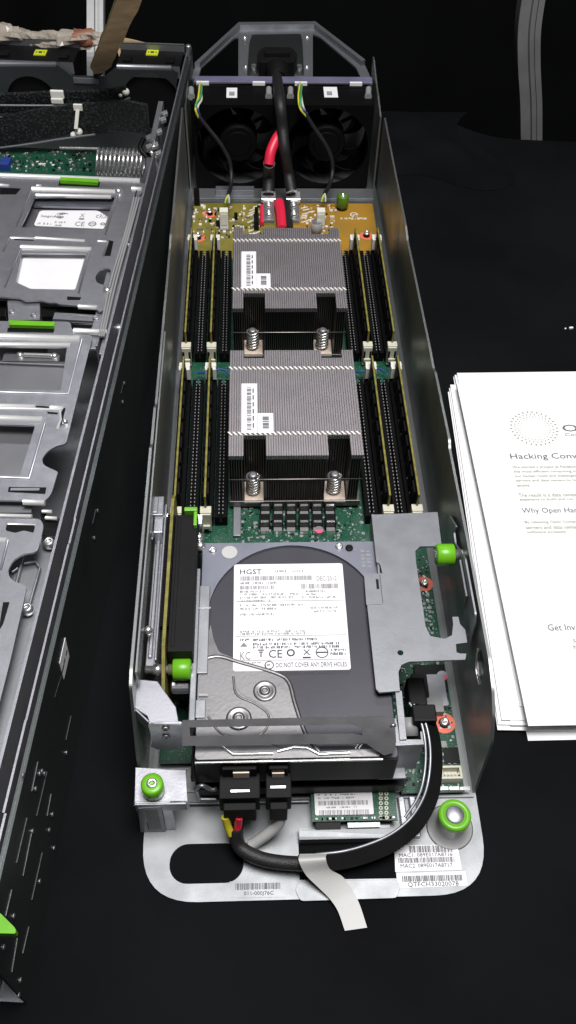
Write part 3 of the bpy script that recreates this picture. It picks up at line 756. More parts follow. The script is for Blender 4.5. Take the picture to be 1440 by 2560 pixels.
# --- heatsinks
def heatsink(y0, y1, lab, hx, notch_px, zipy, zt=60, cut=None):
    xa, xb = hx; o = empty('heat_sink', ((xa+xb)/2, y0, 8)); o.parent = sled; o.location = (Vector(((xa+xb)/2, y0, 8))-ORG['server_sled'])*S
    tag(o, lab)
    n1, n2 = notch_px
    yn = y0+17.5; yr = y1-8
    q = MB(); pitch = 1.58; n = int((xb-xa)/pitch)
    for i in range(n):
        x = xa+i*pitch; innotch = n1[0] < x < n1[1] or n2[0] < x < n2[1]
        a, b = (yn, yr) if innotch else (y0, y1)
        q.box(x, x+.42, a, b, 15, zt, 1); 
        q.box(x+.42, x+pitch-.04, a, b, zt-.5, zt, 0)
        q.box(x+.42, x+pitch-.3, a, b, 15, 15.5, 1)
        q.box(x+.42, x+1.3, a-.0, a+1.2, zt-3.4, zt-.6, 0)
    q.build('fin_stack', ['fin','fin_dark'], o)
    for yy in zipy:
        q = MB()
        for i in range(n):
            x = xa+i*pitch
            if i % 2: continue
            if (n1[0] < x < n1[1] or n2[0] < x < n2[1]) and yy < yn: continue
            q.obox((x+.9, yy, zt+.45), (.62,0,0), (-1.0,1.35,0), (0,0,.45))
        q.build('fin_tabs', ['fin_glint'], o)
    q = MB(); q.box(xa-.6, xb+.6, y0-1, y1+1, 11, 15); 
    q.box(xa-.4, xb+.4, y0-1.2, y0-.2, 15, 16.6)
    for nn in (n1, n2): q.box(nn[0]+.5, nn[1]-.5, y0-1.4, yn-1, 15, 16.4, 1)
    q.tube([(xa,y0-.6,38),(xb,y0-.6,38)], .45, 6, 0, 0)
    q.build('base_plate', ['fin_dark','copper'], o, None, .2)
    for k, nn in enumerate((n1, n2)):
        cx = (nn[0]+nn[1])/2-.5; cy = y0+7.5; q = MB(); pts = []
        for i in range(6*12+1):
            t = i/12; r_ = 4.3; pts.append((cx+r_*math.cos(t*2*math.pi), cy+r_*math.sin(t*2*math.pi), 17.4+t*2.6))
        q.tube(pts, .72, 6, 0, 0); q.cyl((cx,cy,15.5),(cx,cy,33.5),2.2,m=1,n=12); q.lathe((cx,cy,33.2),Z,[(2.9,0),(2.9,.6),(1.8,1.2),(1.2,1.2)],14,1)
        q.build('spring_screw', ['bright','galv_dull'], o)
    return o
def nx(px0, px1, py, z=60): return (at(px0,py,z).x, at(px1,py,z).x)
hn = heatsink(245.2, 344.5, 'near finned aluminium heatsink', (-46.0, 39.8), (nx(606,661,1120), nx(815,876,1120)), (at(700,1085,60).y, at(700,922,60).y))
hf = heatsink(390.3, 490.5, 'far finned aluminium heatsink', (-44.8, 39.4), (nx(606,658,750), nx(788,838,750)), (at(700,724,60).y, at(700,602,60).y))
for o, A, B in ((hn, (603,959,643,1083), (643,1033,683,1083)), (hf, (603,629,640,721), (640,684,676,721))):
    for k, (x0,y0,x1,y1) in enumerate((A, B)):
        l = MB(); a = xy(x0,y1,60.6); b = xy(x1,y0,60.6); l.box(a[0], b[0], a[1], b[1], 60.5, 60.8)
        W = b[0]-a[0]; H = b[1]-a[1]
        if k == 0:
            l.barcode((0,0,60.8), Y, -X, a[1]+1.5 if False else a[1]+H*.06, a[1]+H*.94, -(a[0]+W*.62), -(a[0]+W*.34), 34, 1, 5)
            for j in range(6): l.rect((0,0,60.8), X, Y, a[0]+W*.70, a[0]+W*.78, a[1]+H*(.1+.14*j), a[1]+H*(.19+.14*j), 1)
        else:
            l.barcode((0,0,60.8), Y, -X, a[1]+H*.2, a[1]+H*.85, -(a[0]+W*.72), -(a[0]+W*.34), 12, 1, 8)
        l.build('barcode_label', ['label','ink_pale'], o, None, .1)
# --- hard drive
ZH = 60.0
hx0, hx1, hy0, hy1 = -60.3, 40.6, 43.5, 177.5
hd = MB()
hd.poly(fillet([(hx0,hy0),(hx1,hy0),(hx1,hy1),(hx0,hy1)], 1.5), 34, 57.5, m=4)
hd.poly(fillet([(hx0+.6,hy0+.6),(hx1-.6,hy0+.6),(hx1-.6,hy1-.6),(hx0+.6,hy1-.6)], 2), 57.5, ZH-1.2, m=1)     # recessed field, dark reflection in its colour
cxd, cyd, rd = -8.5, 127.5, 47.2
# raised rim: top corners outside the platter circle
def arc(a0, a1, r, n=26): return [(cxd+r*math.cos(math.radians(a0+(a1-a0)*i/n)), cyd+r*math.sin(math.radians(a0+(a1-a0)*i/n))) for i in range(n+1)]
rim = [(hx0+.6, 118)]+[(hx0+.6,hy1-.6),(hx1-.6,hy1-.6),(hx1-.6,120)]+[(cxd+rd*math.cos(math.radians(a)), cyd+rd*math.sin(math.radians(a))) for a in range(0, 186, 5)]
hd.poly(rim, ZH-1.2, ZH, m=2)
# silver lower-left field with the pressed pivot area
sil = [xy(*p, ZH) for p in ((497,1640),(500,1470),(527,1480),(526,1560),(534,1600),(548,1632),(600,1652),(640,1668),(682,1682),(712,1700),(728,1730),(740,1775),(752,1810),(768,1850),(790,1880),(942,1872),(944,1890),(503,1902))]
sil[0] = (hx0+.6, sil[0][1]); sil[1] = (hx0+.6, 119); sil[2] = (sil[2][0], 117); sil[-1] = (hx0+.6, hy0+.6)
sil[-2] = (hx1-9, hy0+.6)
hd.poly(fillet(sil, 2), ZH-1.2, ZH+.4, m=3)
sp = [xy(*p, ZH) for p in ((585,1682),(640,1688),(700,1702),(716,1740),(728,1790),(742,1835),(770,1868),(700,1872),(660,1850),(690,1800),(660,1765),(600,1735),(588,1710))]
hd.poly(fillet(sp, 4), ZH+.4, ZH+.7, m=3)
hdo = hd.build('hard_drive', ['hdd_rim','hdd_reflect','hdd_rim','hdd','black'], sled, None, .45, 'hard drive with white printed label')
q = MB(); e1 = [tuple(at(px,py,ZH+.9)) for px,py in ((497,1650),(545,1640),(600,1655),(690,1682),(722,1705),(738,1760),(765,1835),(800,1880))]
q.tube([(a,b,ZH-.1) for a,b,c in e1], 1.3, 10, 1); e2 = [tuple(at(px,py,ZH+.9)) for px,py in ((583,1690),(592,1735),(640,1760),(672,1790),(650,1835),(560,1835),(520,1790))]
q.tube([(a,b,ZH+.2) for a,b,c in e2], 0.7, 10, 1)
# embossed bright creases near the connector end
for pts in (((556,1868),(583,1886),(682,1884)),((694,1879),(735,1868),(768,1870),(798,1886),(874,1882)),):
    q.tube([tuple(at(px,py,ZH+.5)) for px,py in pts], 1.0, 8, 0, 0)
for dx in (0,9): q.tube([tuple(at(888+dx,1872,ZH+1)), tuple(at(896+dx,1862,ZH+1))], .5, 6, 0, 0)
q.build('embossed_crease', ['bright','hdd'], hdo)
q = MB(); q.box(hx0+.4, hx1-8, hy0-1.1, hy0-.1, 58.6, ZH+.2); q.build('front_edge', 'bright', hdo, None, .3)
for px, py, r_ in ((662,1727,4.6),(597,1795,5.0)):
    p = at(px,py,ZH+1); q = MB(); q.lathe((p.x,p.y,ZH+.4), Z, [(r_+1.6,0),(r_+1.2,.9),(r_,1.1),(r_*.8,.5),(r_*.55,.5),(r_*.5,1.6),(r_*.28,1.7),(r_*.22,1.0)], 24); q.build('cover_screw', ['bright' if r_ < 4 else 'hdd'], hdo)
for px, py in ((532,1375),(848,1366),(873,1370)):
    p = at(px,py,ZH+.2); q = MB(); q.lathe((p.x,p.y,ZH), Z, [(2.3,0),(2.2,.8),(1.5,1.1),(.9,1.1),(.8,.5)], 14); q.build('cover_screw', ['bright' if px != 873 else 'black'], hdo)
p = at(574,1381,ZH+.1); q = MB(); q.cyl((p.x,p.y,ZH),(p.x,p.y,ZH+.35),4.5,m=0,n=24); q.build('round_seal', 'tape', hdo)
q = MB(); GREEK(q, 882,1370,892,1376,ZH+.1,2,0)
for k in range(2):
    a = xy(905+k*14,1418,ZH); b = xy(914+k*14,1375,ZH)
    for j in range(5): q.rect((0,0,ZH+.05), X, Y, a[0], a[0]+2.1, a[1]+j*2.6, a[1]+j*2.6+(1.1 if (j+k) % 2 else 1.8), 0)
q.build('stamped_letters', 'label_dk', hdo)
# label
q = MB(); zl = ZH-1.2
lp = [xy(583,1412,ZH), xy(856,1410,ZH), xy(877,1676,ZH), xy(585,1679,ZH)]
lx0 = (lp[0][0]+lp[3][0])/2; lx1 = (lp[1][0]+lp[2][0])/2; ly0 = (lp[2][1]+lp[3][1])/2; ly1 = (lp[0][1]+lp[1][1])/2
q.poly(rrect(lx0, lx1, ly0, ly1, 1.4), zl, ZH+.55)
zz = ZH+.6
# a 'label space' so that print stays square to the label: px rows/cols of the photo measured on this plane
TX(q,'HGST',600,1424,654,1436,zz,1); GREEK(q,686,1426,760,1431,zz,1,2)
BC(q,601,1441,780,1452,zz,70,3,2); TX(q,'DEC-2012',792,1441,842,1452,zz,2)
GREEK(q,600,1455,695,1461,zz,5,2); BC(q,600,1465,686,1474,zz,34,7,2); BC(q,754,1460,846,1472,zz,40,9,2)
for k,(x0,x1,y) in enumerate(((600,662,1477),(600,748,1484),(600,735,1492),(600,676,1500),(756,820,1476),(756,800,1483),(756,840,1491),(600,760,1511),(775,845,1517),(600,690,1520),(785,845,1526),(600,704,1534))):
    GREEK(q,x0,y,x1,y+5,zz,20+k,2)
def HL(y, x0=590, x1=866):
    a = xy(x0,y,zz); b = xy(x1,y,zz); q.rect((0,0,zz), X, Y, max(a[0],lx0+.3), min(b[0],lx1-.3), a[1]-.12, a[1]+.12, 2)
HL(1504); HL(1591); HL(1652)
GREEK(q,600,1577,762,1582,zz,51,2); GREEK(q,600,1583,765,1588,zz,52,2)
for k,(x0,x1,y) in enumerate(((600,622,1597),(632,800,1597),(632,850,1608),(632,852,1616))): GREEK(q,x0,y,x1,y+6,zz,60+k,1)
TX(q,'CE',672,1625,706,1645,zz,1)
p = at(727,1632,zz); q.ring((p.x,p.y,zz),Z,1.4,2.2,20,1)
p = at(805,1631,zz); q.ring((p.x,p.y,zz),Z,2.9,3.4,24,1); q.rect((0,0,zz),X,Y,p.x-2.8,p.x+2.8,p.y-.4,p.y+.4,1)
p = at(673,1663,zz); q.ring((p.x,p.y,zz),Z,2.0,2.5,24,1); GREEK(q,664,1660,682,1666,zz,3,1)
for (x0,y0,x1,y1) in ((645,1624,660,1627),(648,1629,657,1632),(651,1633,654,1643),(757,1642,777,1646)): a = xy(x0,y1,zz); b = xy(x1,y0,zz); q.rect((0,0,zz),X,Y,a[0],b[0],a[1],b[1],1)
TX(q,'X',758,1624,776,1638,zz,1); TX(q,'KC',600,1630,626,1650,zz,2)
a = xy(604,1617,zz); q.add([(a[0]-.8,a[1],zz+.15),(a[0]+3.2,a[1],zz+.15),(a[0]+1.2,a[1]+2.6,zz+.15)], [(0,1,2)], 2)
GREEK(q,828,1622,866,1628,zz,71,1); GREEK(q,826,1631,866,1638,zz,72,1); GREEK(q,600,1655,654,1659,zz,73,2)
TX(q,'DO NOT COVER ANY DRIVE HOLES',690,1657,868,1669,zz,1)
q.build('drive_label', ['label','ink','ink_grey'], hdo, None, 0, 'white drive label with bar codes and approval marks')
# --- drive cage: right bracket plate with long slot
zb = 64.0
Bk = [xy(*p, zb) for p in ((929,1287),(1094,1280),(1104,1365),(1050,1366),(1038,1378),(1040,1405),(1064,1566),(1076,1590),(1112,1597),(1130,1588),(1133,1560),(1131,1542),(1146,1542),(1150,1560),(1163,1574),(1168,1606),(1140,1610),(1141,1630),(1150,1634),(1166,1634),(1163,1649),(1022,1654),(1004,1662),(996,1680),(999,1718),(1000,1727),(948,1731),(940,1722),(938,1700),(918,1512),(954,1511),(958,1508),(950,1434),(956,1433),(950,1410),(941,1405))]
mb = MB(); hole = circ(at(1001,1632,zb).x, at(1001,1632,zb).y, 1.6, 14)
mb.poly(Bk, zb-1.3, zb, [hole])
mb.poly([xy(*p, zb-1.4) for p in ((910,1436),(957,1433),(962,1510),(916,1512))], zb-2.4, zb-1.3)
a = xy(946,1460,zb); mb.box(a[0]-1, a[0]+.4, a[1]-2.5, a[1]+4, zb-1.35, zb-.9, 1)
# descending left flange, clip towards the drive
mb.obox((40.2,150,zb-10), (.5,0,0), (0,45,0), (0,0,8.8))
# right flange beside the wall
mb.obox((84.2,140,zb+5), (.5,0,0), (0,12,0), (0,0,6))
fin_ = [xy(*p, 40) for p in ((1000,1730),)]
# front strap: goes forward then down, ending in a small box with a screw
st = [xy(*p, zb-2) for p in ((988,1728),(1004,1728),(1016,1848),(1000,1850))]
mb.poly(st, zb-4, zb-1.6)
st2 = [xy(*p, zb-4) for p in ((976,1800),(990,1797),(1000,1850),(1056,1850),(1060,1862),(978,1866))]
mb.poly(st2, zb-5, zb-3.4)
p0 = at(1056,1852,zb-4); p1 = at(978,1858,zb-4)
mb.obox(((p0.x+p1.x)/2, p0.y-1.2, zb-19), ((p0.x-p1.x)/2,0,0), (0,.6,0), (0,0,14.6))
mb.obox(((p0.x+p1.x)/2-5, p0.y-4, zb-32.5), (7,0,0), (0,3.4,0), (0,0,.6))
mb.obox((p0.x, p0.y+2, zb-16), (.5,0,0), (0,3,0), (0,0,12))
mb.build('drive_bracket', ['bracket','black'], sled, None, .4, 'flat grey drive bracket with a long rounded slot')
q = MB(); p = aty(1010,1947,p0.y-2); q.lathe((p.x,p0.y-1.8,p.z), -Y, [(3.6,0),(3.6,.8),(3,1.0),(2.2,1.0),(2.0,.4),(.8,.4),(.8,.9)], 20)
q.build('bracket_screw', 'galv_dull', sled)
for px,py in ((982,1812),(976,1867),(1008,1955),(975,1918)):
    p = aty(px,py,p0.y-1); q = MB(); q.lathe((p.x,p.y,p.z), -Y, [(1.6,0),(1.5,1),(.7,1.4)], 10); q.build('rivet', 'galv', sled)
for px, py in ((1160,1592),):
    p = atx(px,py,86); q = MB(); q.cyl((86.2,p.y,p.z),(82,p.y,p.z),2.6,m=0); q.cyl((82,p.y,p.z),(80,p.y,p.z),1.6,m=0); q.build('wall_pin','bright',sled)
# thumb screw on the bracket (lies along X)
q = MB(); p = at(1112,1388,70)
o = knob('thumb_screw', (p.x+7.6,p.y,70.5), 6.2, 10.2, 'green', -X, base=2.6, shaft=4, lab='green thumb screw lying sideways at the top right corner of the slotted bracket')
# --- cross strap of clear plastic over the connector end of the drive
A = at(470,1801,73); B = at(985,1793,73); C_ = at(725,1893,62.2)
ay = (A-Vector((A.x, C_.y, C_.z))).normalized(); nrm_ = X.cross(ay).normalized(); O_ = Vector((A.x, C_.y, C_.z))
def onp(px, py):
    d = ray(px, py); q = CAM + d*((O_-CAM).dot(nrm_)/d.dot(nrm_)) - O_; return (q.x, q.dot(ay))
mb = MB()
outl = [onp(*p) for p in ((456,1800),(520,1799),(700,1795),(978,1790),(986,1797),(990,1852),(986,1880),(960,1888),(938,1874),(915,1858),(700,1860),(520,1863),(456,1864))]
winh = [onp(*p) for p in ((474,1818),(640,1815),(880,1811),(905,1822),(905,1838),(880,1833),(640,1836),(476,1840))]
mb.frame(outl, O_, X, ay, nrm_, .7, [winh])
mb.build('drive_strap', ['strap'], sled, None, .2, 'thin grey metal strap with a long window across the near end of the drive')
# --- left bracket group
zt_ = 70.0
mb = MB()
T = [xy(*p, zt_) for p in ((337,1700),(394,1704),(440,1768),(444,1803),(377,1808),(368,1790),(334,1768))]
mb.poly(T, zt_-1.3, zt_)
e0 = at(377,1808,zt_); e1_ = at(444,1803,zt_)
# plate bent down from it, towards the viewer and the lower flap
dn = [(e0.x-1, zt_), (e1_.x+2, zt_), (e1_.x+5.5,zt_-5), (e1_.x+5, 46), (-70.5,41.5), (-80.5,41.5), (-83.5,45), (e0.x-1, 60)]
mb.frame(dn, (0,e0.y-.6,0), X, Z, Y, 1.1)
p = at(335,1768,zt_); mb.obox(((p.x+e0.x)/2, (p.y+e0.y)/2, zt_-6), ((e0.x-p.x)/2,(e0.y-p.y)/2,0), (.3,.4,0), (0,0,5.4))
mb.build('corner_bracket', ['galv'], sled, None, .4, 'grey corner bracket with a clipped corner')
for px,py in ((414,1822),(415,1842)):
    p = aty(px,py,e0.y-1); q = MB(); q.lathe((p.x,e0.y-.7,p.z), -Y, [(2,0),(1.9,.8),(1.2,1),(.8,.4)], 12); q.build('rivet','galv',sled)
zf_ = 38
mb = MB()
Fp = [xy(*p, zf_) for p in ((341,1921),(466,1926),(466,2000),(336,2009))]
mb.poly(Fp, zf_-1.4, zf_)
mb.obox(((Fp[3][0]+Fp[2][0])/2, Fp[3][1]-.2, zf_-4), ((Fp[2][0]-Fp[3][0])/2,0,0), (0,.6,0), (0,0,4))
mb.box(Fp[3][0]+.3, Fp[3][0]+1.8, Fp[3][1]+.8, Fp[0][1]-1, 1.4, zf_-1.5)
mb.obox((Fp[3][0]+9, Fp[3][1]+.4, 20), (9,0,0), (0,.6,0), (0,0,18.4))
mb.build('front_flap', 'galv', sled, None, .4, 'small raised grey shelf under the green screw')
q = MB(); pts = [aty(*p, Fp[3][1]-.5) for p in ((346,2018),(403,2014),(415,2075),(352,2078))]
q.frame([(p.x,p.z) for p in pts], (0,Fp[3][1]-.9,0), X, Z, -Y, .25)
pm = pts[0]; 
for k in range(7): q.rect((0,Fp[3][1]-1.15,0), X, Z, pts[0].x+3.2+k*.9, pts[0].x+3.7+k*.9, pts[2].z+4, pts[0].z-2.6, 1)
for k in range(5): q.rect((0,Fp[3][1]-1.15,0), X, Z, pts[0].x+2.2, pts[0].x+2.8, pts[2].z+3+k*2.2, pts[2].z+4.5+k*2.2, 2)
q.build('side_label', ['label_dk','ink_grey','ink'], sled)
p = at(383,1985,zf_); knob('thumb_screw', (p.x+.3,p.y+1,zf_), 5.6, 9.5, 'green', base=1.6, lab='green thumb screw standing on the raised shelf at the front left')
# thumb screw lying sideways, left
p = Vector((-69.5, aty(440,1673,100).y, 47)); pq = at(462,1673,62)
knob('thumb_screw', (pq.x-8.5,pq.y,62), 5.8, 9.5, 'green', X, base=2.4, shaft=12, lab='green thumb screw lying sideways beside the riser card on the left')
# standoff at the right
p = at(1124,2068,1.3)
mb = MB(); mb.lathe((p.x,p.y,1.3), Z, [(12.5,0),(11.6,.5),(9.4,1.6),(8.4,3.2),(7.8,3.6),(7.3,5),(7.1,15),(7.1,15.5)], 32); mb.build('standoff', 'standoff', sled, (p.x,p.y,1.3))
mb = MB(); mb.lathe((p.x,p.y,15), Z, [(8.0,0),(8.5,1),(8.5,3.5),(7.8,4.6),(5.2,4.6),(5.1,3.9)], 32)
mb.lathe((p.x,p.y,18.4), Z, [(4.9,0),(4.9,1.0),(4.3,1.6),(.5,1.7)], 28, 1)
mb.build('green_collar', ['green','galv'], sled, None, 0, 'round green collar on a silver standoff at the front right')
# --- riser card on the left
mb = MB()
rp = [(205,20),(205,70),(198,75),(100,75),(92,70),(78,62),(78,20)]
mb.frame(rp, (-77.9,0,0), Y, Z, X, 1.7)
for k in range(60): mb.box(-79.6, -77.9, 112+k*1.25, 112.6+k*1.25, 70.5, 75.0, 1)
for k in range(60): mb.box(-76.2, -75.2, 112+k*1.25, 112.6+k*1.25, 71, 74.6, 1)
mb.build('riser_card', ['dimm_edge','black'], sled, None, 0, 'upright olive riser card')
mb = MB(); mb.box(-75, -62.2, 97, 187, 20, 74); mb.box(-73.5, -71.5, 100, 185, 74, 74.6); mb.build('riser_connector', ['blackm'], sled, None, .7, 'long black connector block')
mb = MB(); a = at(461,1268,76); b = at(494,1268,76)
mb.box(a.x, b.x, 187.2, 190, 73, 77.5); mb.box(b.x-2, b.x, 177, 187.2, 70, 77); mb.build('green_clip', 'green', sled, None, .5)
mb = MB()
mb.box(-87.5, -80.5, 93, 196, 60, 61.4); mb.box(-81.6, -80.3, 93, 196, 61.4, 73); mb.box(-87.4, -82, 176, 196, 61.4, 72)
mb.box(-86, -84, 100, 180, 61.4, 64)
mb.build('riser_bracket', 'galv', sled, None, .5, 'silver bracket between riser card and left wall')
for px, py in ((370,1571),(374,1332),(418,1287)):
    p = at(px,py,72); q = MB(); q.lathe((p.x,p.y,68), Z, [(2,0),(2.4,2),(1.8,4),(.6,4.4)], 12); q.build('bracket_screw','bright',sled)
for px, py in ((405,1240),):
    q = MB(); p = at(405,1260,74); q.box(p.x-9, p.x+1, p.y-8, p.y+6, 60, 74); q.box(p.x-7,p.x-2,p.y-7,p.y+5,74,75); q.build('latch_tab','galv_dull',sled,None,.5)
q = MB(); 
for px, py in ((497,1340),(500,1362)): p = at(px,py,62); q.lathe((p.x,p.y,58), Z, [(3,0),(3.2,3),(2,5),(.7,5.4)], 12)
p = at(497,1305,64); q.box(p.x-1.5,p.x+2,p.y-3,p.y+4,50,66); q.build('cage_latch','bright',sled)
q = MB(); p = at(508,1420,60); q.box(hx0-3.4, hx0-.2, 62, 158, 30, 61.5); q.box(hx0-.2, hx0+5.5, 91, 146, 60.5, 61.8); q.box(hx0-.2, hx0+5, 66, 76, 60.6, 61.4)
q.build('drive_rail', 'galv_dull', sled, None, .4, 'grey rail clamping the left edge of the drive')
for py in (1521,1738): q = MB(); a = at(497,py,62); b = at(527 if py < 1600 else 520,py,62); q.box(a.x, b.x, a.y-.5, a.y+.4, 61.8, 62.6); q.build('rail_tab','bright',sled)
for (px,py) in ((448,1720),(432,1627)):
    q = MB(); p = at(px,py,48); q.cyl((p.x-4,p.y,50),(p.x+6,p.y,50),4,m=0,ch=.8); q.build('spacer','galv',sled)
# dark undercarriage between drive and handle plate
mb = MB(); mb.box(-62, 48, 45.5, 62, 12, 20); mb.box(-64,44,48,60,24,30); mb.box(-62,-61,47,62,20,52); mb.build('lower_frame', 'black', sled, None, .4)
mb = MB(); a = at(485,1998,5); mb.tube([(-66,44.5,3.5),(-2,44.5,3.5)], .9, 6, 0, 0); mb.build('frame_wire','galv_dull',sled)
q = MB(); pts = [tuple(aty(*p, 41)) for p in ((487,1972),(505,1964),(530,1974),(540,1972))]
q.tube(pts, 1.1, 8); q.tube([tuple(aty(495,1998,41)), tuple(aty(540,1998,41))], 1.0, 8, 0, 0); q.tube([tuple(aty(492,1975,41)), tuple(aty(499,2000,41))], 1.0, 8, 0, 0); q.build('wire_clip','galv',sled)
# drive plugs
for k, (x0, x1, ya_t, yb_b) in enumerate(((548,650,1905,2040),(664,728,1905,2050))):
    q = MB(); a = aty(x0,1960,38); b = aty(x1,1960,38)
    q.box(a.x, b.x, 30, 43, 30, 46); q.box(a.x+2, b.x-2, 26, 30, 26, 41)
    q.box(a.x+1.5, b.x-1.5, 41, 43.2, 46, 55)
    q.build('drive_plug', 'blackm', sled, None, .6, 'wide black drive power plug' if k == 0 else 'narrow black drive data plug')
for x0, x1, py in ((577,624,1978),(676,714,1968)):
    q = MB(); a = at(x0,py,46.8); b = at(x1,py,46.8); q.obox(((a.x+b.x)/2,a.y,46.9), ((b.x-a.x)/2,0,0), (0,.5,.1), (0,-.1,.3)); q.build('plug_clip','galv',sled)
for x0, x1, py in ((583,623,1925),(680,710,1926)):
    q = MB(); a = aty(x0,py,43.2); b = aty(x1,py,43.2); q.box(a.x,b.x,40.2,40.9,a.z-3,a.z+3); q.build('contact_pad','copper',sled)
# --- network module
mb = MB(); a = xy(780,2052,10); b = xy(985,1960,10); zm = 10
mb.box(a[0], b[0], a[1]-.5, b[1], zm-1.2, zm); 
rnd = random.Random(4)
for k in range(26): x = rnd.uniform(a[0]+1,b[0]-1); mb.box(x,x+1.2,a[1]+.2,a[1]+1.2,zm,zm+.8,rnd.choice((1,2,3)))
for j in range(7):
    for i in range(2):
        p = at(952+i*14,1972+j*12,zm); mb.ring((p.x,p.y,zm),Z,.5,1.1,12,3,.15)
p0_ = at(870,2062,zm); mb.box(p0_.x,p0_.x+17,p0_.y-1,p0_.y+1.5,3,zm-1.2,2); mb.box(a[0]+2,a[0]+15,p0_.y-1.4,p0_.y+3,3,zm-1.3,1)
nm = mb.build('network_module', ['pcb','black','galv','ivory'], sled, None, 0, 'small green circuit card with a white bar code label')
q = MB(); a = xy(788,2040,zm); b = xy(928,1964,zm); q.poly(rrect(a[0],b[0],a[1],b[1],.8), zm, zm+.9); z9 = zm+.95
GREEK(q,800,1966,905,1970,z9,1,1); GREEK(q,812,1973,893,1977,z9,2,1); GREEK(q,790,1986,890,1990,z9,3,1); GREEK(q,795,1994,886,1998,z9,4,1)
BC(q,796,2003,922,2014,z9,46,1,1); GREEK(q,815,2017,896,2021,z9,5,1); BC(q,798,2026,924,2038,z9,46,2,1)
q.build('module_label', ['label','ink_grey'], nm)
# --- plate labels with bar codes
def plate_label(pts, lab, cont, z=1.3):
    q = MB(); P4 = [xy(*p, z) for p in pts]; q.poly(P4, z, z+.25); cont(q, z+.3); return q.build('barcode_label', ['label','ink'], tray, None, 0, lab)
def c1(q,z): BC(q,1024,2115,1134,2132,z,50,1); TX(q,'MAC1: 089E017A8716',998,2134,1132,2143,z); BC(q,996,2145,1138,2158,z,60,2); TX(q,'MAC2: 089E017A8717',1002,2160,1132,2170,z)
def c2(q,z): BC(q,1006,2190,1158,2205,z,60,3); TX(q,'QTFCH33020078',1020,2206,1148,2219,z)
plate_label(((986,2114),(1143,2112),(1155,2175),(988,2180)), 'white label with two bar codes and MAC numbers', c1)
plate_label(((991,2184),(1163,2178),(1169,2214),(993,2222)), 'white label with one bar code and serial number', c2)
def c3(q,z): BC(q,588,2209,703,2225,z,46,4); TX(q,'011-000J76C',610,2229,684,2241,z)
plate_label(((575,2204),(712,2203),(714,2243),(577,2245)), 'faint grey bar code label at the front edge', c3)
tray.children[-1].data.materials[0] = M['handle']
# --- drive cable loom
mb = MB()
for pts, m in ((((563,2042),(568,2062),(577,2085)), 1), (((598,2042),(596,2058),(593,2078)), 2)):
    mb.tube([tuple(at(px,py,z)) for (px,py), z in zip(pts, (30,24,18))], 2.1, 8, m)
loom = [((590,2070),20),((592,2100),14),((606,2124),11),((650,2146),10),((700,2156),10),((760,2160),11),((800,2164),10)]
mb.tube([tuple(at(*p,z)) for p,z in loom], 3.7, 14, 0)
mb.build('drive_cable', ['rubber','yellow','red'], sled, None, 0, 'black cable with yellow and red ends')
mb = MB(); mb.tube([tuple(at(*p,z)) for p,z in (((704,2040),24),((694,2062),18),((668,2085),12),((640,2105),6),((628,2112),4))], 3.0, 10); mb.build('clear_tube', 'tape', sled)
# flat band cable sweeping round the right side
band = [((1045,1760),28),((1072,1800),26),((1086,1850),24),((1090,1905),22),((1084,1965),20),((1068,2015),19),((1035,2065),17),((985,2105),15),((925,2132),13),((860,2150),12),((790,2158),11),((745,2160),10)]
pts = [at(*p,z) for p,z in band]
wv = []
for i, p in enumerate(pts):
    d = (pts[min(i+1,len(pts)-1)]-pts[max(i-1,0)]).normalized(); s_ = d.cross(Z).normalized(); wv.append(tuple(s_*-3.4+Z*-2.6))
mb = MB(); mb.ribbon([tuple(p) for p in pts], wv, 1.6, 0, 8)
mb.build('flat_cable', ['blackm'], sled, None, 0, 'flat black cable curving round the front right')
mb = MB(); e = [tuple(p+Vector(w)*-1.0+Z*.4) for p, w in zip(pts, wv)]
mb.tube(e[:-1], .8, 8, 0); mb.build('silver_wire', ['galv_dull'], sled)
mb = MB(); mb.tube([tuple(Vector(q)+Vector((-2.4,1,0))) for q in e[:7]], .8, 8, 0); mb.build('silver_wire', ['galv_dull'], sled)
mb = MB(); a = at(1060,1785,30); mb.obox((a.x,a.y,27),(6.5,0,0),(0,5,0),(0,0,5)); mb.obox((a.x-2,a.y+14,22),(5,0,0),(0,9,0),(0,0,7)); mb.build('cable_plug','black',sled,None,.8)
q = MB(); a = at(1022,1815,22); q.cyl((a.x,a.y-5,20),(a.x,a.y+4,24),5,m=0); q.build('spacer','grey',sled)
# tape wrapped on the loom, its tail hanging over the edge
mb = MB()
tp = [at(752,2138,18), at(783,2148,19.5), at(812,2172,16), at(840,2205,6), at(862,2235,3.5), at(880,2275,1.5), at(893,2322,.8)]
c_ = [((783,2135),15),((781,2150),19),((795,2180),12),((826,2205),7),((852,2235),4),((872,2270),2.5),((890,2323),1.2)]
P_ = [at(*p,z) for p,z in c_]
ws = [(6.8,0,0),(6.8,.3,0),(6.2,1.2,0),(6.2,2.6,0),(5.8,2.2,0),(5.6,1.4,0),(5.6,.6,0)]
mb.ribbon([tuple(p) for p in P_], ws, .35, 0, 8)
mb.build('tape_strip', 'tape', sled, None, 0, 'cloudy white strip of tape hanging over the front edge')
# ================================================================== STORAGE CHASSIS (left, turned 4 degrees)
sc = empty('storage_chassis', (0,0,0), -YAW, LO)
tag(sc, 'wide open drive storage chassis with stamped grey drive trays, cropped by the left side', 'storage chassis')
UL = -330.0
mb = MB(); V0, V1 = -229, 552
mb.box(UL, 4, V0, V1, 0, 1.5)
side = [(V0,0),(V0,60),(V0+3,84),(V0+8,88),(V1,88),(V1,0)]
mb.frame(side, (3.4,0,0), Y, Z, X, 1.2, (), 1)  # side face: dark reflections put into the steel's colour
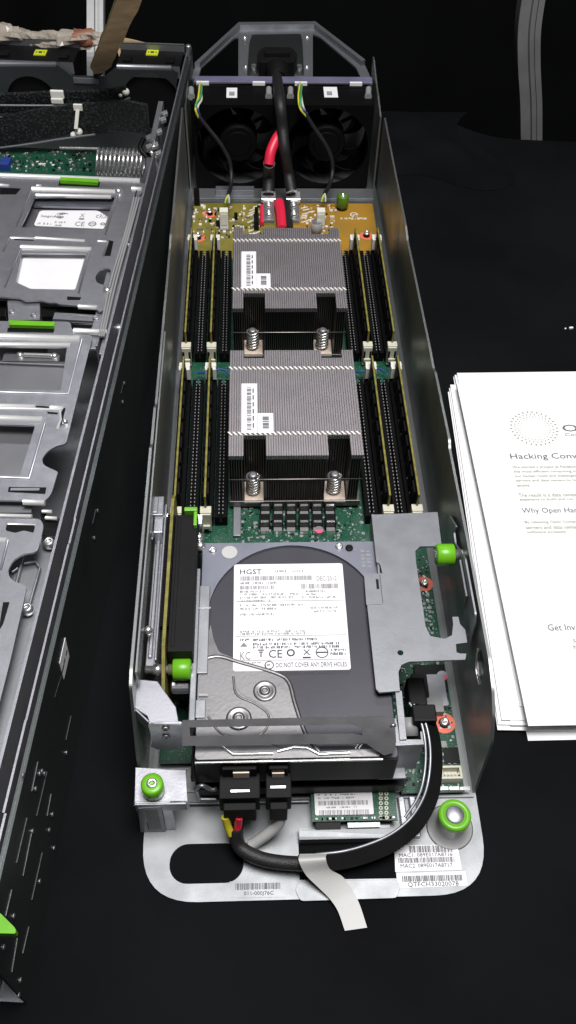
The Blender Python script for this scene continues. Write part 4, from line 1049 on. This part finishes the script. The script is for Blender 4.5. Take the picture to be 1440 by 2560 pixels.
# outer top lip and its groove, mid lip with joggles, inner lip
mb.box(2.2, 3.4, V0+10, V1-4, 84, 88.2, 1)
def lip(u, t, z0, z1, va, vb, m): mb.box(u, u+t, va, vb, z0, z1, m)
for va, vb, du, dz in ((-229,-172,1.2,-.4),(-172,-128,-.2,.4),(-128,-25,0,0),(-25,-8,1.0,.6),(-8,28,0,0),(28,240,.2,.3),(240,262,1.2,.8),(262,552,0,0)):
    lip(-.6+du*.5, 1.1, 60, 90+dz, va, vb, 2)
lip(-8.0, 1.5, 10, 90, V0, 372, 2)
mb.box(-6.5, -.6, V0, V1, 55, 56, 1)
mb.box(3.4,4.4,V1-8,V1,60,93,1); mb.cyl((1.5,V1-3,86),(1.5,V1-3,96),2.6,m=2,ch=.6)
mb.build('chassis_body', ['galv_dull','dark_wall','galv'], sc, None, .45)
# side face details: vent slots, rivets, sticker, green lever
def srect(mb, x0, y0, x1, y1, w, m=0, h=.35):
    """raised slot edge following two traced points on the side face"""
    a = latu(x0,y0,4.7); b = latu(x1,y1,4.7)
    A = Vector((4.7,a[0],a[1])); B = Vector((4.7,b[0],b[1])); d = (B-A)*.5; n = Vector((0,-d.z,d.y)).normalized()*w
    mb.obox((A+B)/2, d, n, (h*.5,0,0), m)
mb = MB()
for (x0,y0,x1,y1,w) in ((68,2046,42,2158,.6),(118,1930,92,2040,.35),(95,1905,80,1978,.3),(80,2080,58,2190,.35),(106,2132,80,2250,.4),(30,2225,15,2290,.5),(73,2318,58,2385,.9),(44,2345,30,2430,.25),(178,1790,165,1850,.3),(128,1985,118,2040,.3),(153,1692,137,1745,.5),(240,1275,232,1310,.5),(308,960,303,985,.4)):
    mb = MB(); srect(mb, x0,y0,x1,y1,w, 0); mb.build('side_slot', ['dark_wall'], sc)
for (px,py) in ((57,1938),(98,1934),(110,1934),(88,1972),(130,2036),(122,2075),(80,2078),(98,2203),(33,2290),(50,2450),(46,2488),(8,2368),(104,1928),(243,1277),(235,1345),(310,958),(306,1005),(165,1882),(134,2120)):
    v, z = latu(px,py,4.6); mb = MB(); mb.cyl((4.5,v,z),(5.3,v,z),1.3,m=0,n=10,ch=.3); mb.build('side_rivet', ['galv'], sc)
q = MB(); pts = [latu(*p, 4.7) for p in ((162,1594),(172,1640),(159,1698),(148,1658))]
q.frame(pts, (4.7,0,0), Y, Z, X, .3, (), 0)
for px,py in ((166,1632),(161,1652),(158,1668),(155,1680)):
    v,z = latu(px,py,5); q.add([(5.1,v-1.6,z-.9),(5.1,v+1.6,z-.9),(5.1,v+1.6,z+.9),(5.1,v-1.6,z+.9)], [(0,1,2,3)], 1)
q.build('side_sticker', ['label','ink'], sc, None, 0, 'small white sticker with black marks on the dark side wall')
# green lever at the front: flat wedge sticking out beyond the wall line
q = MB(); zl_ = 100; a = [lat(*p, zl_) for p in ((-40,2262),(0,2282),(36,2318),(40,2326),(38,2334),(-40,2332))]
q.poly(fillet(a,1.5), zl_-4, zl_)
g = q.build('green_lever', 'green', sc, None, .5, 'bright green wedge lever at the near end')
q = MB(); q.box(-14,-2,-214,-204, 60, 97); q.build('lever_hinge','dark_wall',sc)
# --- drive trays
ZT_ = 72.0
def LP(pts, z=ZT_): return [lat(*p, z) for p in pts]
def bar(mb, x0, y0, x1, y1, z=ZT_, r=2.6, m=1):
    a = lat(x0,y0,z); b = lat(x1,y1,z); mb.tube([(a[0],a[1],z-.6),(b[0],b[1],z-.6)], r, 12, m, 0)
def win(pts, z=ZT_, r=1.5): return fillet(LP(pts, z), r)
def bend(mb, pts, z=ZT_, w=.8, m=1):
    P3 = [lat(*p,z) for p in pts]; mb.tube([(a,b,z) for a,b in P3], w, 8, m, 0)
# rear tray
mb = MB()
o1 = LP(((-60,432),(348,452),(372,470),(345,490),(262,775),(244,778),(240,768),(146,760),(140,756),(125,757),(100,750),(60,752),(50,745),(-90,735)))
h1 = win(((88,492),(288,490),(258,575),(52,568)))
h2 = win(((55,632),(215,634),(188,724),(76,722),(40,705)))
h3 = win(((256,670),(278,672),(270,716),(240,706),(238,690)), r=3)
mb.poly(fillet(o1,3), ZT_-1.4, ZT_, [h1,h2,h3])
bar(mb,-60,436,350,452); bar(mb,80,472,298,480,r=2.4); bar(mb,90,487,278,491,r=1.6)
bar(mb,25,594,88,596,r=1.3); bar(mb,88,594,212,602,r=1.5); bar(mb,245,602,270,604,r=1.2); bar(mb,52,618,228,624,r=2.4); bar(mb,0,462,22,464,r=1.6); bar(mb,92,463,103,464,r=1.3); bar(mb,330,471,354,473,r=2.2)
bar(mb,196,765,242,768,r=1.8)
bend(mb, ((25,594),(8,630)), w=1.0, m=0); bend(mb, ((270,604),(258,642)), w=1.0, m=0); bend(mb, ((78,478),(40,570)), w=.9, m=0); bend(mb, ((296,482),(262,590)), w=.9, m=0); bend(mb, ((52,622),(12,720)), w=.9, m=0); bend(mb, ((225,626),(196,735)), w=.9, m=0)
for pts in (((0,470),(52,472),(40,486),(0,486)), ((36,598),(84,600),(84,602),(36,600)), ((168,742),(203,744),(200,750),(168,750))):
    mb.poly(LP(pts), ZT_+.05, ZT_+.35, m=2)
mb.poly(LP(((268,600),(284,604),(276,640),(262,640))), ZT_+.05, ZT_+.3, m=2)
mb.poly(LP(((150,448),(250,455),(248,468),(146,464))), ZT_+.05, ZT_+.3, m=2)
rt = mb.build('drive_tray', ['galv','bar','black'], sc, None, .3, 'rear stamped drive tray with two windows')
q = MB(); a = LP(((153,446),(246,451),(244,459),(151,454)),ZT_+2); q.poly(a, ZT_-1, ZT_+3); q.build('green_latch','green',rt,None,.4)
q = MB(); q.poly(LP(((20,478),(300,470),(275,600),(10,590)),ZT_-8), ZT_-9.5, ZT_-8); q.poly(LP(((88,505),(290,505),(285,520),(84,515)),ZT_-5), ZT_-6.5, ZT_-4.6, m=1); q.build('drive_cover', ['hdd_win','hdd_rim'], rt)
q = MB(); zz = ZT_-7.9; a = LP(((100,527),(245,527),(272,545),(262,573),(84,565)), zz); q.poly(fillet(a,3), zz, zz+.3); zz += .35
TX(q,'Seagate',101,537,138,544,zz,1,lat)
for k in range(3):
    p = lat(155,540,zz); n_ = 12; rr = 3.6-k*1.0; aa = [math.radians(40+k*20+i*230/n_) for i in range(n_+1)]
    pts = [(p[0]+rr*1.5*math.cos(t), p[1]+rr*math.sin(t)) for t in aa]
    for (x_,y_),(x2,y2) in zip(pts, pts[1:]): q.add([(x_,y_,zz+.15),(x2,y2,zz+.15),(x2+.3,y2+.9,zz+.15),(x_+.3,y_+.9,zz+.15)], [(0,1,2,3)], 1)
TX(q,'c',239,537,246,545,zz,1,lat); TX(q,'RU',248,536,262,546,zz,1,lat); TX(q,'us',262,541,268,546,zz,1,lat); TX(q,'X',199,534,211,543,zz,1,lat); a = lat(197,549,zz); b = lat(211,546,zz); q.rect((0,0,zz),X,Y,a[0],b[0],a[1],b[1],1)
TX(q,'CE',186,554,210,565,zz,1,lat); p = lat(231,560,zz); q.ring((p[0],p[1],zz),Z,2.2,3.2,20,1); q.rect((0,0,zz),X,Y,p[0]-2,p[0]+2,p[1]-.4,p[1]+.4,1); p = lat(257,560,zz); q.ring((p[0],p[1],zz),Z,.9,2,16,1)
GREEK(q,93,556,128,561,zz,3,1,lat); GREEK(q,136,553,164,558,zz,4,1,lat); GREEK(q,136,561,158,565,zz,5,1,lat)
q.build('drive_label', ['label','ink_grey'], rt, None, 0, 'white drive label seen through the rear window')
q = MB(); zz = ZT_-6; q.poly(fillet(LP(((48,628),(225,630),(196,728),(72,726),(36,706)),zz),3), zz-1, zz+.4); q.build('blank_label','label',rt,None,0,'blank white label filling a tray window')
for px,py in ((312,590),(318,602),(268,728),(300,822),(296,480)): 
    q = MB(); p = lat(px,py,ZT_); q.lathe((p[0],p[1],ZT_-2), Z, [(3,0),(3.2,2.5),(2.2,4.6),(.7,5)], 14); q.build('tray_screw','bright',rt)
# channel rails along the right
mb = MB()
a = lat(322,478,ZT_-6); b = lat(230,880,ZT_-6)
mb.obox(((a[0]+b[0])/2+2,(a[1]+b[1])/2,ZT_-4), (3.4,0,0), (0,(a[1]-b[1])/2,0), (0,0,1)); 
mb.obox(((a[0]+b[0])/2+6,(a[1]+b[1])/2,ZT_-8), (.8,0,0), (0,(a[1]-b[1])/2,0), (0,0,8))
mb.obox(((a[0]+b[0])/2+10,(a[1]+b[1])/2,ZT_-3), (1.6,0,0), (0,(a[1]-b[1])/2+6,0), (0,0,1))
mb.build('tray_rail', 'galv', sc, None, .4)
mb = MB(); 
for k in range(3): mb.tube([(a[0]+8+k*2,a[1]-20,ZT_+1),(a[0]+9+k*1.6,a[1]-70,ZT_+3),(a[0]+7+k*2,(a[1]+b[1])/2-30,ZT_+1),(a[0]+9+k*1.5,b[1]+8,ZT_+1)], .9, 6, 0)
mb.build('tray_cable', 'grey', sc)
# gap machinery between rear and middle tray
mb = MB()
mb.poly(LP(((20,752),(98,752),(100,800),(22,800)),ZT_-3), ZT_-4, ZT_-3, m=0)
mb.poly(LP(((100,765),(245,770),(235,795),(102,790)),ZT_-8), ZT_-14, ZT_-8, m=1)
mb.poly(LP(((138,782),(262,790),(255,804),(132,798)),ZT_-4), ZT_-6, ZT_-4, m=2)
for k in range(26): p = lat(142+k*3.4,782+k*.35,ZT_-3.9); mb.box(p[0],p[0]+.8,p[1]-1.6,p[1],ZT_-4,ZT_-3.4,3)
mb.poly(LP(((-40,752),(16,754),(14,790),(-40,790)),ZT_-12), ZT_-20, ZT_-12, m=1)
mb.build('latch_plate', ['galv','black','galv_dull','bright'], sc, None, .3)
for px,py in ((30,780),(85,788),(240,795)): 
    q = MB(); p = lat(px,py,ZT_-3); q.lathe((p[0],p[1],ZT_-3), Z, [(2.4,0),(2.3,.8),(1.4,1),(.8,.5)], 12); q.build('plate_screw','galv',sc)
# middle tray
mb = MB()
o2 = LP(((-90,802),(175,804),(183,834),(232,838),(182,1040),(165,1110),(142,1114),(116,1130),(104,1150),(110,1164),(136,1175),(145,1180),(128,1235),(112,1253),(-90,1248)))
h1 = win(((-90,866),(168,866),(152,976),(-90,972))); h2 = win(((-90,1058),(88,1064),(50,1188),(-90,1186)))
mb.poly(fillet(o2,3), ZT_-1.4, ZT_, [h1,h2])
bar(mb,-80,838,200,848,r=2.9); bar(mb,-80,860,175,863,r=2.0); bar(mb,184,826,268,830,r=2.2); bar(mb,-80,1012,88,1016,r=1.8); bar(mb,126,1017,158,1019,r=1.5); bar(mb,-80,1042,106,1050,r=2.6); bar(mb,58,1253,112,1256,r=1.8)
bend(mb, ((205,850),(170,985),(-80,978)), w=.9, m=0); bend(mb, ((-80,1019),(90,1023),(150,1025),(152,1050),(142,1074)), w=.9); bend(mb, ((112,1060),(72,1196),(-80,1190)), w=.9, m=0)
for pts in (((90,1015),(122,1017),(122,1020),(90,1018)), ((148,1040),(160,1020),(164,1022),(152,1070)), ((118,1030),(145,1032),(144,1036),(120,1034)), ((22,1218),(116,1219),(113,1235),(20,1230))):
    mb.poly(LP(pts), ZT_+.05, ZT_+.3, m=2)
mb.poly(LP(((28,1222),(100,1222),(98,1228),(26,1228))), ZT_+.3, ZT_+.8, m=0)
mb.poly(LP(((20,820),(136,822),(134,832),(18,830))), ZT_+.05, ZT_+.3, m=2)
mt = mb.build('drive_tray', ['galv','bar','black'], sc, None, .3, 'middle stamped drive tray')
q = MB(); a = LP(((24,804),(136,808),(134,817),(26,814)),ZT_+2); q.poly(a, ZT_-1, ZT_+3); q.build('green_latch','green',mt,None,.4)
q = MB(); q.poly(LP(((-90,900),(190,905),(160,1000),(-90,1000)),ZT_-9), ZT_-10.5, ZT_-9); q.poly(LP(((-90,1040),(110,1040),(50,1210),(-90,1210)),ZT_-9), ZT_-10.5, ZT_-9,m=0)
q.poly(LP(((12,866),(120,868),(118,886),(14,884)),ZT_-12), ZT_-13, ZT_-11,m=1); q.poly(LP(((10,886),(150,888),(148,904),(6,904)),ZT_-8), ZT_-9, ZT_-7.5,m=0)
for px,py in ((50,888),(136,890)): p = lat(px,py,ZT_-7); q.lathe((p[0],p[1],ZT_-8), Z, [(2.5,0),(2.4,2),(1,3)], 12, 2)
q.tube([(lat(60,887,ZT_-6)[0],lat(60,887,ZT_-6)[1],ZT_-6),(lat(128,889,ZT_-6)[0],lat(128,889,ZT_-6)[1],ZT_-6)], 1.6, 8, 2, 0)
bend(q, ((0,907),(172,914)), z=ZT_-8, w=.8, m=1)
q.build('drive_cover', ['hdd_win','hdd_win','bright'], mt)
for px,py in ((162,1052),(288,821)): q = MB(); p = lat(px,py,ZT_+2); q.lathe((p[0],p[1],ZT_-1), Z, [(1.9,0),(2,2),(1.2,3.6),(.5,3.8)], 12); q.build('tray_screw','bright',mt)
# dark gap and front tray
mb = MB()
mb.poly(LP(((-90,1262),(80,1264),(78,1282),(-90,1282)),ZT_-6), ZT_-7, ZT_-6); bar(mb,-80,1286,80,1290,z=ZT_-4,r=1.4); bar(mb,105,1277,130,1278,z=ZT_-4,r=1.2); bar(mb,113,1293,143,1295,z=ZT_-4,r=1.2)
mb.poly(LP(((102,1280),(112,1276),(118,1292),(150,1296),(140,1340),(100,1338)),ZT_-8), ZT_-9, ZT_-8, m=2)
mb.build('latch_plate', ['galv_dull','bar','black'], sc, None, .3)
mb = MB()
o3 = LP(((-120,1293),(100,1297),(109,1312),(106,1330),(94,1380),(60,1384),(34,1398),(19,1425),(24,1445),(42,1456),(67,1464),(60,1500),(26,1650),(-20,1830),(-120,1990)))
mb.poly(fillet(o3,3), ZT_-1.4, ZT_)
bar(mb,-60,1344,16,1352,r=2.2); bar(mb,20,1309,88,1312,r=.9)
mb.poly(fillet(LP(((17,1312),(88,1314),(84,1332),(60,1326),(38,1332),(14,1326))),1), ZT_+.05, ZT_+.3, m=2)
bend(mb, ((20,1352),(2,1425)), w=.8, m=0); mb.poly(LP(((8,1506),(24,1506),(8,1560),(-4,1580))), ZT_+.05, ZT_+.3, m=2)
ft = mb.build('drive_tray', ['galv','bar','black'], sc, None, .3, 'front stamped drive tray with a scooped notch')
q = MB(); zz = 60
q.poly(LP(((-120,1300),(140,1300),(140,1340),(30,1800),(-50,2100),(-220,2100)),zz-3), zz-4.5, zz-3)
bend(q, ((60,1408),(90,1404),(100,1420),(70,1525)), z=zz, w=.8, m=1); bend(q, ((58,1392),(40,1460)), z=zz, w=.9, m=1); bend(q, ((30,1430),(44,1420)), z=zz, w=.8, m=1)
q.build('drive_cover', ['galv_dull','galv'], ft)
for px,py in ((121,1352),(66,1517),(27,1527)): q = MB(); p = lat(px,py,64); q.lathe((p[0],p[1],60), Z, [(3.4,0),(3.5,2.5),(2.6,4.2),(1.4,4.2),(1.2,3)], 14); q.build('tray_screw','bright' ,ft)
# --- rear: fan wall
vw = 513.
def LV(pts, v=vw): return [(latv(*p, v).x, latv(*p, v).z) for p in pts]
wp = LV(((-120,160),(143,163),(180,190),(262,192),(290,168),(428,172),(446,182),(440,215),(425,290),(-120,290)))
c1_ = [(p[0],p[1]) for p in (lambda a,b: circ(a.x, a.z-16, 24, 30))(latv(75,212,vw), None)]
c2_ = circ(latv(375,212,vw).x, latv(375,212,vw).z-16, 27, 30)
zlo = min(p[1] for p in wp)
wp = [(p[0], p[1]) for p in wp[:-2]]+[(wp[6][0]+.5, 8), (UL, 8)]; wp[0] = (UL, wp[0][1])
mb = MB(); mb.frame(wp, (0,vw,0), X, Z, Y, 1.4, [c1_, c2_])
for (x0,y0,x1,y1) in ((-100,162,140,164),(292,169,428,173)):
    a = latv(x0,y0,vw); b = latv(x1,y1,vw); mb.tube([(a.x,vw+2,a.z),(b.x,vw+2,b.z)], 2.4, 10, 1, 0)
a = latv(184,196,vw); b = latv(248,200,vw); mb.box(a.x, b.x, vw-1.6, vw, b.z-3, a.z+1, 2)
mb.build('fan_wall', ['dark_wall','galv_dull','galv_dull'], sc, None, .3, 'dark panel with round fan cut-outs')
for x0,x1 in ((-20,190),(293,458)):
    a = lat(x0,128,96); b = lat(x1,128,96); mb = MB()
    o_ = MB(); o_.box(a[0]+1, b[0]-1, vw+4, vw+36, 10, 91)
    o_.box(a[0], b[0], vw+33, vw+36, 88, 97, 1); o_.box(a[0]+6, a[0]+14, vw+8, vw+16, 91, 93.5); o_.box(b[0]-15, b[0]-7, vw+8, vw+16, 91, 93.5); o_.box(a[0]+1,b[0]-1,vw+3.2,vw+4,80,91.6,1)
    fm = o_.build('fan_module', ['black','galv_dull'], sc, None, .6)
    cx = 101 if x0 < 0 else 381; p = lat(cx,131,92); q = MB(); q.box(p[0]-5.4,p[0]+5.4,p[1]-5,p[1]+5,91.2,92.2); q.rect((0,0,92.2),X,Y,p[0]-1.6,p[0]+1.6,p[1]-1.6,p[1]+1.6,1); 
    for k in (-1,1): q.rect((0,0,92.2),X,Y,p[0]+k*3.4-.5,p[0]+k*3.4+.5,p[1]-1.2,p[1]+1.2,1)
    q.build('warning_sticker', ['yellow_st','ink'], fm, None, 0, 'yellow-green sticker with a black mark')
# --- rear cable area
mb = MB()
def lv3(px,py,v): p = latv(px,py,v); return (p.x,p.y,p.z)
for pts,w,vv in ((((-60,262),(40,256),(130,252),(210,250),(280,246),(318,236)),8.0,440),(((-60,340),(60,318),(160,300),(250,294),(320,290),(372,300)),13,425)):
    mb.ribbon([lv3(px,py,vv) for px,py in pts], (0,0,w), 4, 0, 6)
mb.build('cable_sleeve', ['sleeve'], sc, None, 0, 'wide black perforated cable sleeves crossing the rear')
mb = MB()
for pts,vv in ((((-40,296),(60,290),(150,280),(262,271)),424),(((-40,374),(60,362),(150,348),(238,336)),410),(((-40,263),(120,264),(270,263),(325,245)),430)):
    mb.tube([lv3(px,py,vv) for px,py in pts], .9, 6, 0)
mb.build('sleeve_wire', 'galv', sc)
mb = MB(); mb.poly(LP(((-80,372),(240,372),(236,440),(-80,436)),52), 50.5, 52)
rnd = random.Random(12)
for k in range(170):
    px, py = rnd.uniform(-20,225), rnd.uniform(380,430); p = lat(px,py,52); w = rnd.choice((1,1.6,2.4)); mb.box(p[0],p[0]+w,p[1],p[1]+w*.8,52,52+rnd.uniform(.4,1.4),rnd.choice((1,2,2,3,4)))
p = lat(18,415,52); mb.box(p[0]-4,p[0]+4,p[1]-8,p[1]+4,52,58,5)
mb.build('controller_board', ['pcb','black','galv','silk','grey','blue'], sc, None, 0, 'green circuit board across the rear of the bay')
mb = MB()
for k in range(11):
    px = 244+k*10.8; a = latv(px,396,402); pts = []
    for i in range(25):
        t = 2*math.pi*i/24; pts.append((a.x+1.2*math.sin(t)+ (i/24)*1.6, 402+11.5*math.cos(t), 62+10.5*math.sin(t)))
    mb.tube(pts, 1.15, 8, 0, 0)
mb.tube([lv3(150,370,402), lv3(245,372,402)], 1.2, 8, 0, 0)
mb.build('coiled_conduit', ['bright'], sc, None, 0, 'row of shiny metal rings like a coil')
mb = MB()
a = lat(402,250,84); b = lat(380,350,84)
mb.obox(((a[0]+b[0])/2,(a[1]+b[1])/2,74), (2.2,0,0), ((a[0]-b[0])/2,(a[1]-b[1])/2,0), (0,0,9), 0)
for px,py in ((412,285),(398,330),(408,300),(372,345),(388,365),(372,368),(396,385)):
    p = lat(px,py,80); mb.obox((p[0],p[1],80),(2.2,1,.6),(-.8,2.2,.3),(0,.2,1.4),1)
mb.tube([lv3(384,350,400), lv3(378,380,396), lv3(392,400,390), lv3(390,412,386)], 1.6, 8, 1)
mb.tube([lv3(360,345,405), lv3(350,370,400), lv3(366,392,396)], 2, 8, 2)
mb.build('hinge_linkage', ['galv_dull','bright','black'], sc, None, .2)
for k, (pts, balls, lab) in enumerate((
    (((196,276),(188,312)), ((184,338,2.9),(197,330,3.3)), 'ivory cable tie with a long neck across the wide sleeve'),
    ((), ((314,230,3.3),(302,236,2.6)), 'ivory cable tie head by the right fan cut-out'))):
    mb = MB()
    if pts:
        a = lv3(195,268,420); b = lv3(190,322,414); mb.obox(a,(3.6,0,0),(0,1.2,0),(0,0,2.4)); mb.ribbon([a,b],(1.5,0,0),1.4,0,4)
    for px,py,r_ in balls:
        p = lv3(px,py,418 if pts else 440); mb.lathe((p[0],p[1]-r_,p[2]), Y, [(r_*math.sin(t*math.pi/8)+.01, r_-r_*math.cos(t*math.pi/8)) for t in range(9)], 16)
    mb.build('cable_tie', 'white_pl', sc, None, 0, lab)
mb = MB(); a = lv3(143,236,432); mb.obox(a,(5.6,0,0),(0,1.4,0),(0,0,3.6)); mb.obox((a[0]-.6,a[1]-1.6,a[2]-5),(5.2,0,0),(0,.8,0),(0,0,2.4)); mb.build('cable_clip','white_pl',sc,None,.8,'white clip on the upper sleeve')
# --- crumpled wrap and cardboard strip behind the chassis (things of their own)
W = lambda u, v, z: tuple(LO+UX*u+VY*v+Z*z)
mb = MB(); rnd = random.Random(8); nu, nr = 46, 14; vs = []
for i in range(nu):
    t = i/(nu-1); u = -215+t*150; r_ = (6.5+2.5*math.sin(t*7+1)+4*math.sin(t*3))*(1 if t < .8 else max(.12,1-(t-.8)*4.6))
    for k in range(nr):
        a = 2*math.pi*k/nr; rr = r_*(1+.35*math.sin(a*3+t*17)+rnd.uniform(-.16,.16)); vs.append((u+rnd.uniform(-1.4,1.4), 553+rr*math.cos(a), 96+rr*math.sin(a)*.7+2*math.sin(t*8)))
fs = [(i*nr+k, i*nr+(k+1) % nr, (i+1)*nr+(k+1) % nr, (i+1)*nr+k) for i in range(nu-1) for k in range(nr)]
mb.add([W(*v) for v in vs], fs, 0); 
o = mb.build('crumpled_wrap', ['wrap'], None, W(-140,553,92)); tag(o, 'crumpled translucent tan wrap lying on the far edge of the left chassis', 'packing wrap')
q = MB(); rt_ = []
for i in range(7):
    t = i/6; 
    for k in range(nr): a = 2*math.pi*k/nr; rr = 8.6*(1+.15*math.sin(a*3+t*4)); rt_.append(W(-104+t*17+2*math.sin(k*2.), 553+rr*math.cos(a), 97+rr*math.sin(a)*.85))
q.add(rt_, [(i*nr+k, i*nr+(k+1) % nr, (i+1)*nr+(k+1) % nr, (i+1)*nr+k) for i in range(6) for k in range(nr)], 0, True)
q.build('brown_tape', 'copper_clr', o)
q = MB(); q.ribbon([W(-66,551,98),W(-50,550,96),W(-38,549,94)], (0,0,2.5), .6, 0, 4); q.ribbon([W(-64,548,94),W(-61,545,82),W(-62,543,70)], (2,0,0), .6, 0, 4); q.build('torn_shred','card',o)
A = at(243,186,78); B = at(326,-12,230)
mb = MB(); d = (B-A)*.5; c = (A+B)*.5; 
n = 14; rnd = random.Random(2); pts = []
e = X*8.6+Y*1.5; f_ = Y*.4+Z*0
nrm = d.cross(e).normalized()*1.3
L_ = []; R_ = []
for i in range(n+1):
    t = -1+2*i/n; wob = rnd.uniform(-.07,.07); sc_ = 1 if i > 1 else .35+.3*i
    L_.append(c+d*t-e*(sc_+wob)); R_.append(c+d*t+e*(sc_+rnd.uniform(-.07,.07)))
for i in range(n):
    a_ = [L_[i]-nrm,R_[i]-nrm,R_[i+1]-nrm,L_[i+1]-nrm,L_[i]+nrm,R_[i]+nrm,R_[i+1]+nrm,L_[i+1]+nrm]
    mb.add(a_, [(0,3,2,1),(4,5,6,7)], 0); mb.add(a_, [(0,4,7,3),(1,2,6,5)], 1)
mb.add([L_[0]-nrm,R_[0]-nrm,R_[0]+nrm,L_[0]+nrm], [(0,1,2,3)], 1)
tag(mb.build('cardboard_strip', ['card','cardedge'], None, A), 'ragged brown cardboard strip leaning up from behind the left chassis', 'cardboard')

# ================================================================== CAMERA, LIGHT, WORLD
cam = bpy.data.cameras.new('camera'); co = bpy.data.objects.new('camera', cam); COL.objects.link(co)
cam.sensor_fit = 'HORIZONTAL'; cam.sensor_width = 36; cam.lens = 36*F/1440; cam.clip_start = .01; cam.clip_end = 20
co.matrix_world = Matrix.Translation(CAM*S) @ ROT.to_4x4(); scene.camera = co
def area(name, loc, target, sx, sy, power, col=(1,1,1)):
    l = bpy.data.lights.new(name, 'AREA'); l.shape = 'RECTANGLE'; l.size = sx; l.size_y = sy; l.energy = power; l.color = col
    o = bpy.data.objects.new(name, l); COL.objects.link(o); o.location = loc
    o.rotation_euler = (Vector(target)-Vector(loc)).to_track_quat('-Z','Y').to_euler(); return o
area('ceiling_light', (.12, .04, 1.45), (.02,.22,0), .6, .6, 30, (1,.985,.99))
area('ceiling_light_far', (0, 1.9, 1.9), (0,.15,0), 1.6, .25, 10, (.93,.94,1.0))
w = bpy.data.worlds.new('World'); scene.world = w; w.use_nodes = True
w.node_tree.nodes['Background'].inputs['Color'].default_value = (.55,.58,.66,1); w.node_tree.nodes['Background'].inputs['Strength'].default_value = .085
scene.render.engine = 'CYCLES'
scene.render.resolution_x = 576; scene.render.resolution_y = 1024
vs_ = scene.view_settings; vs_.view_transform = 'Standard'; vs_.look = 'None'; vs_.exposure = 0; vs_.gamma = 1; vs_.use_curve_mapping = False
scene.cycles.max_bounces = 6; scene.cycles.transparent_max_bounces = 8
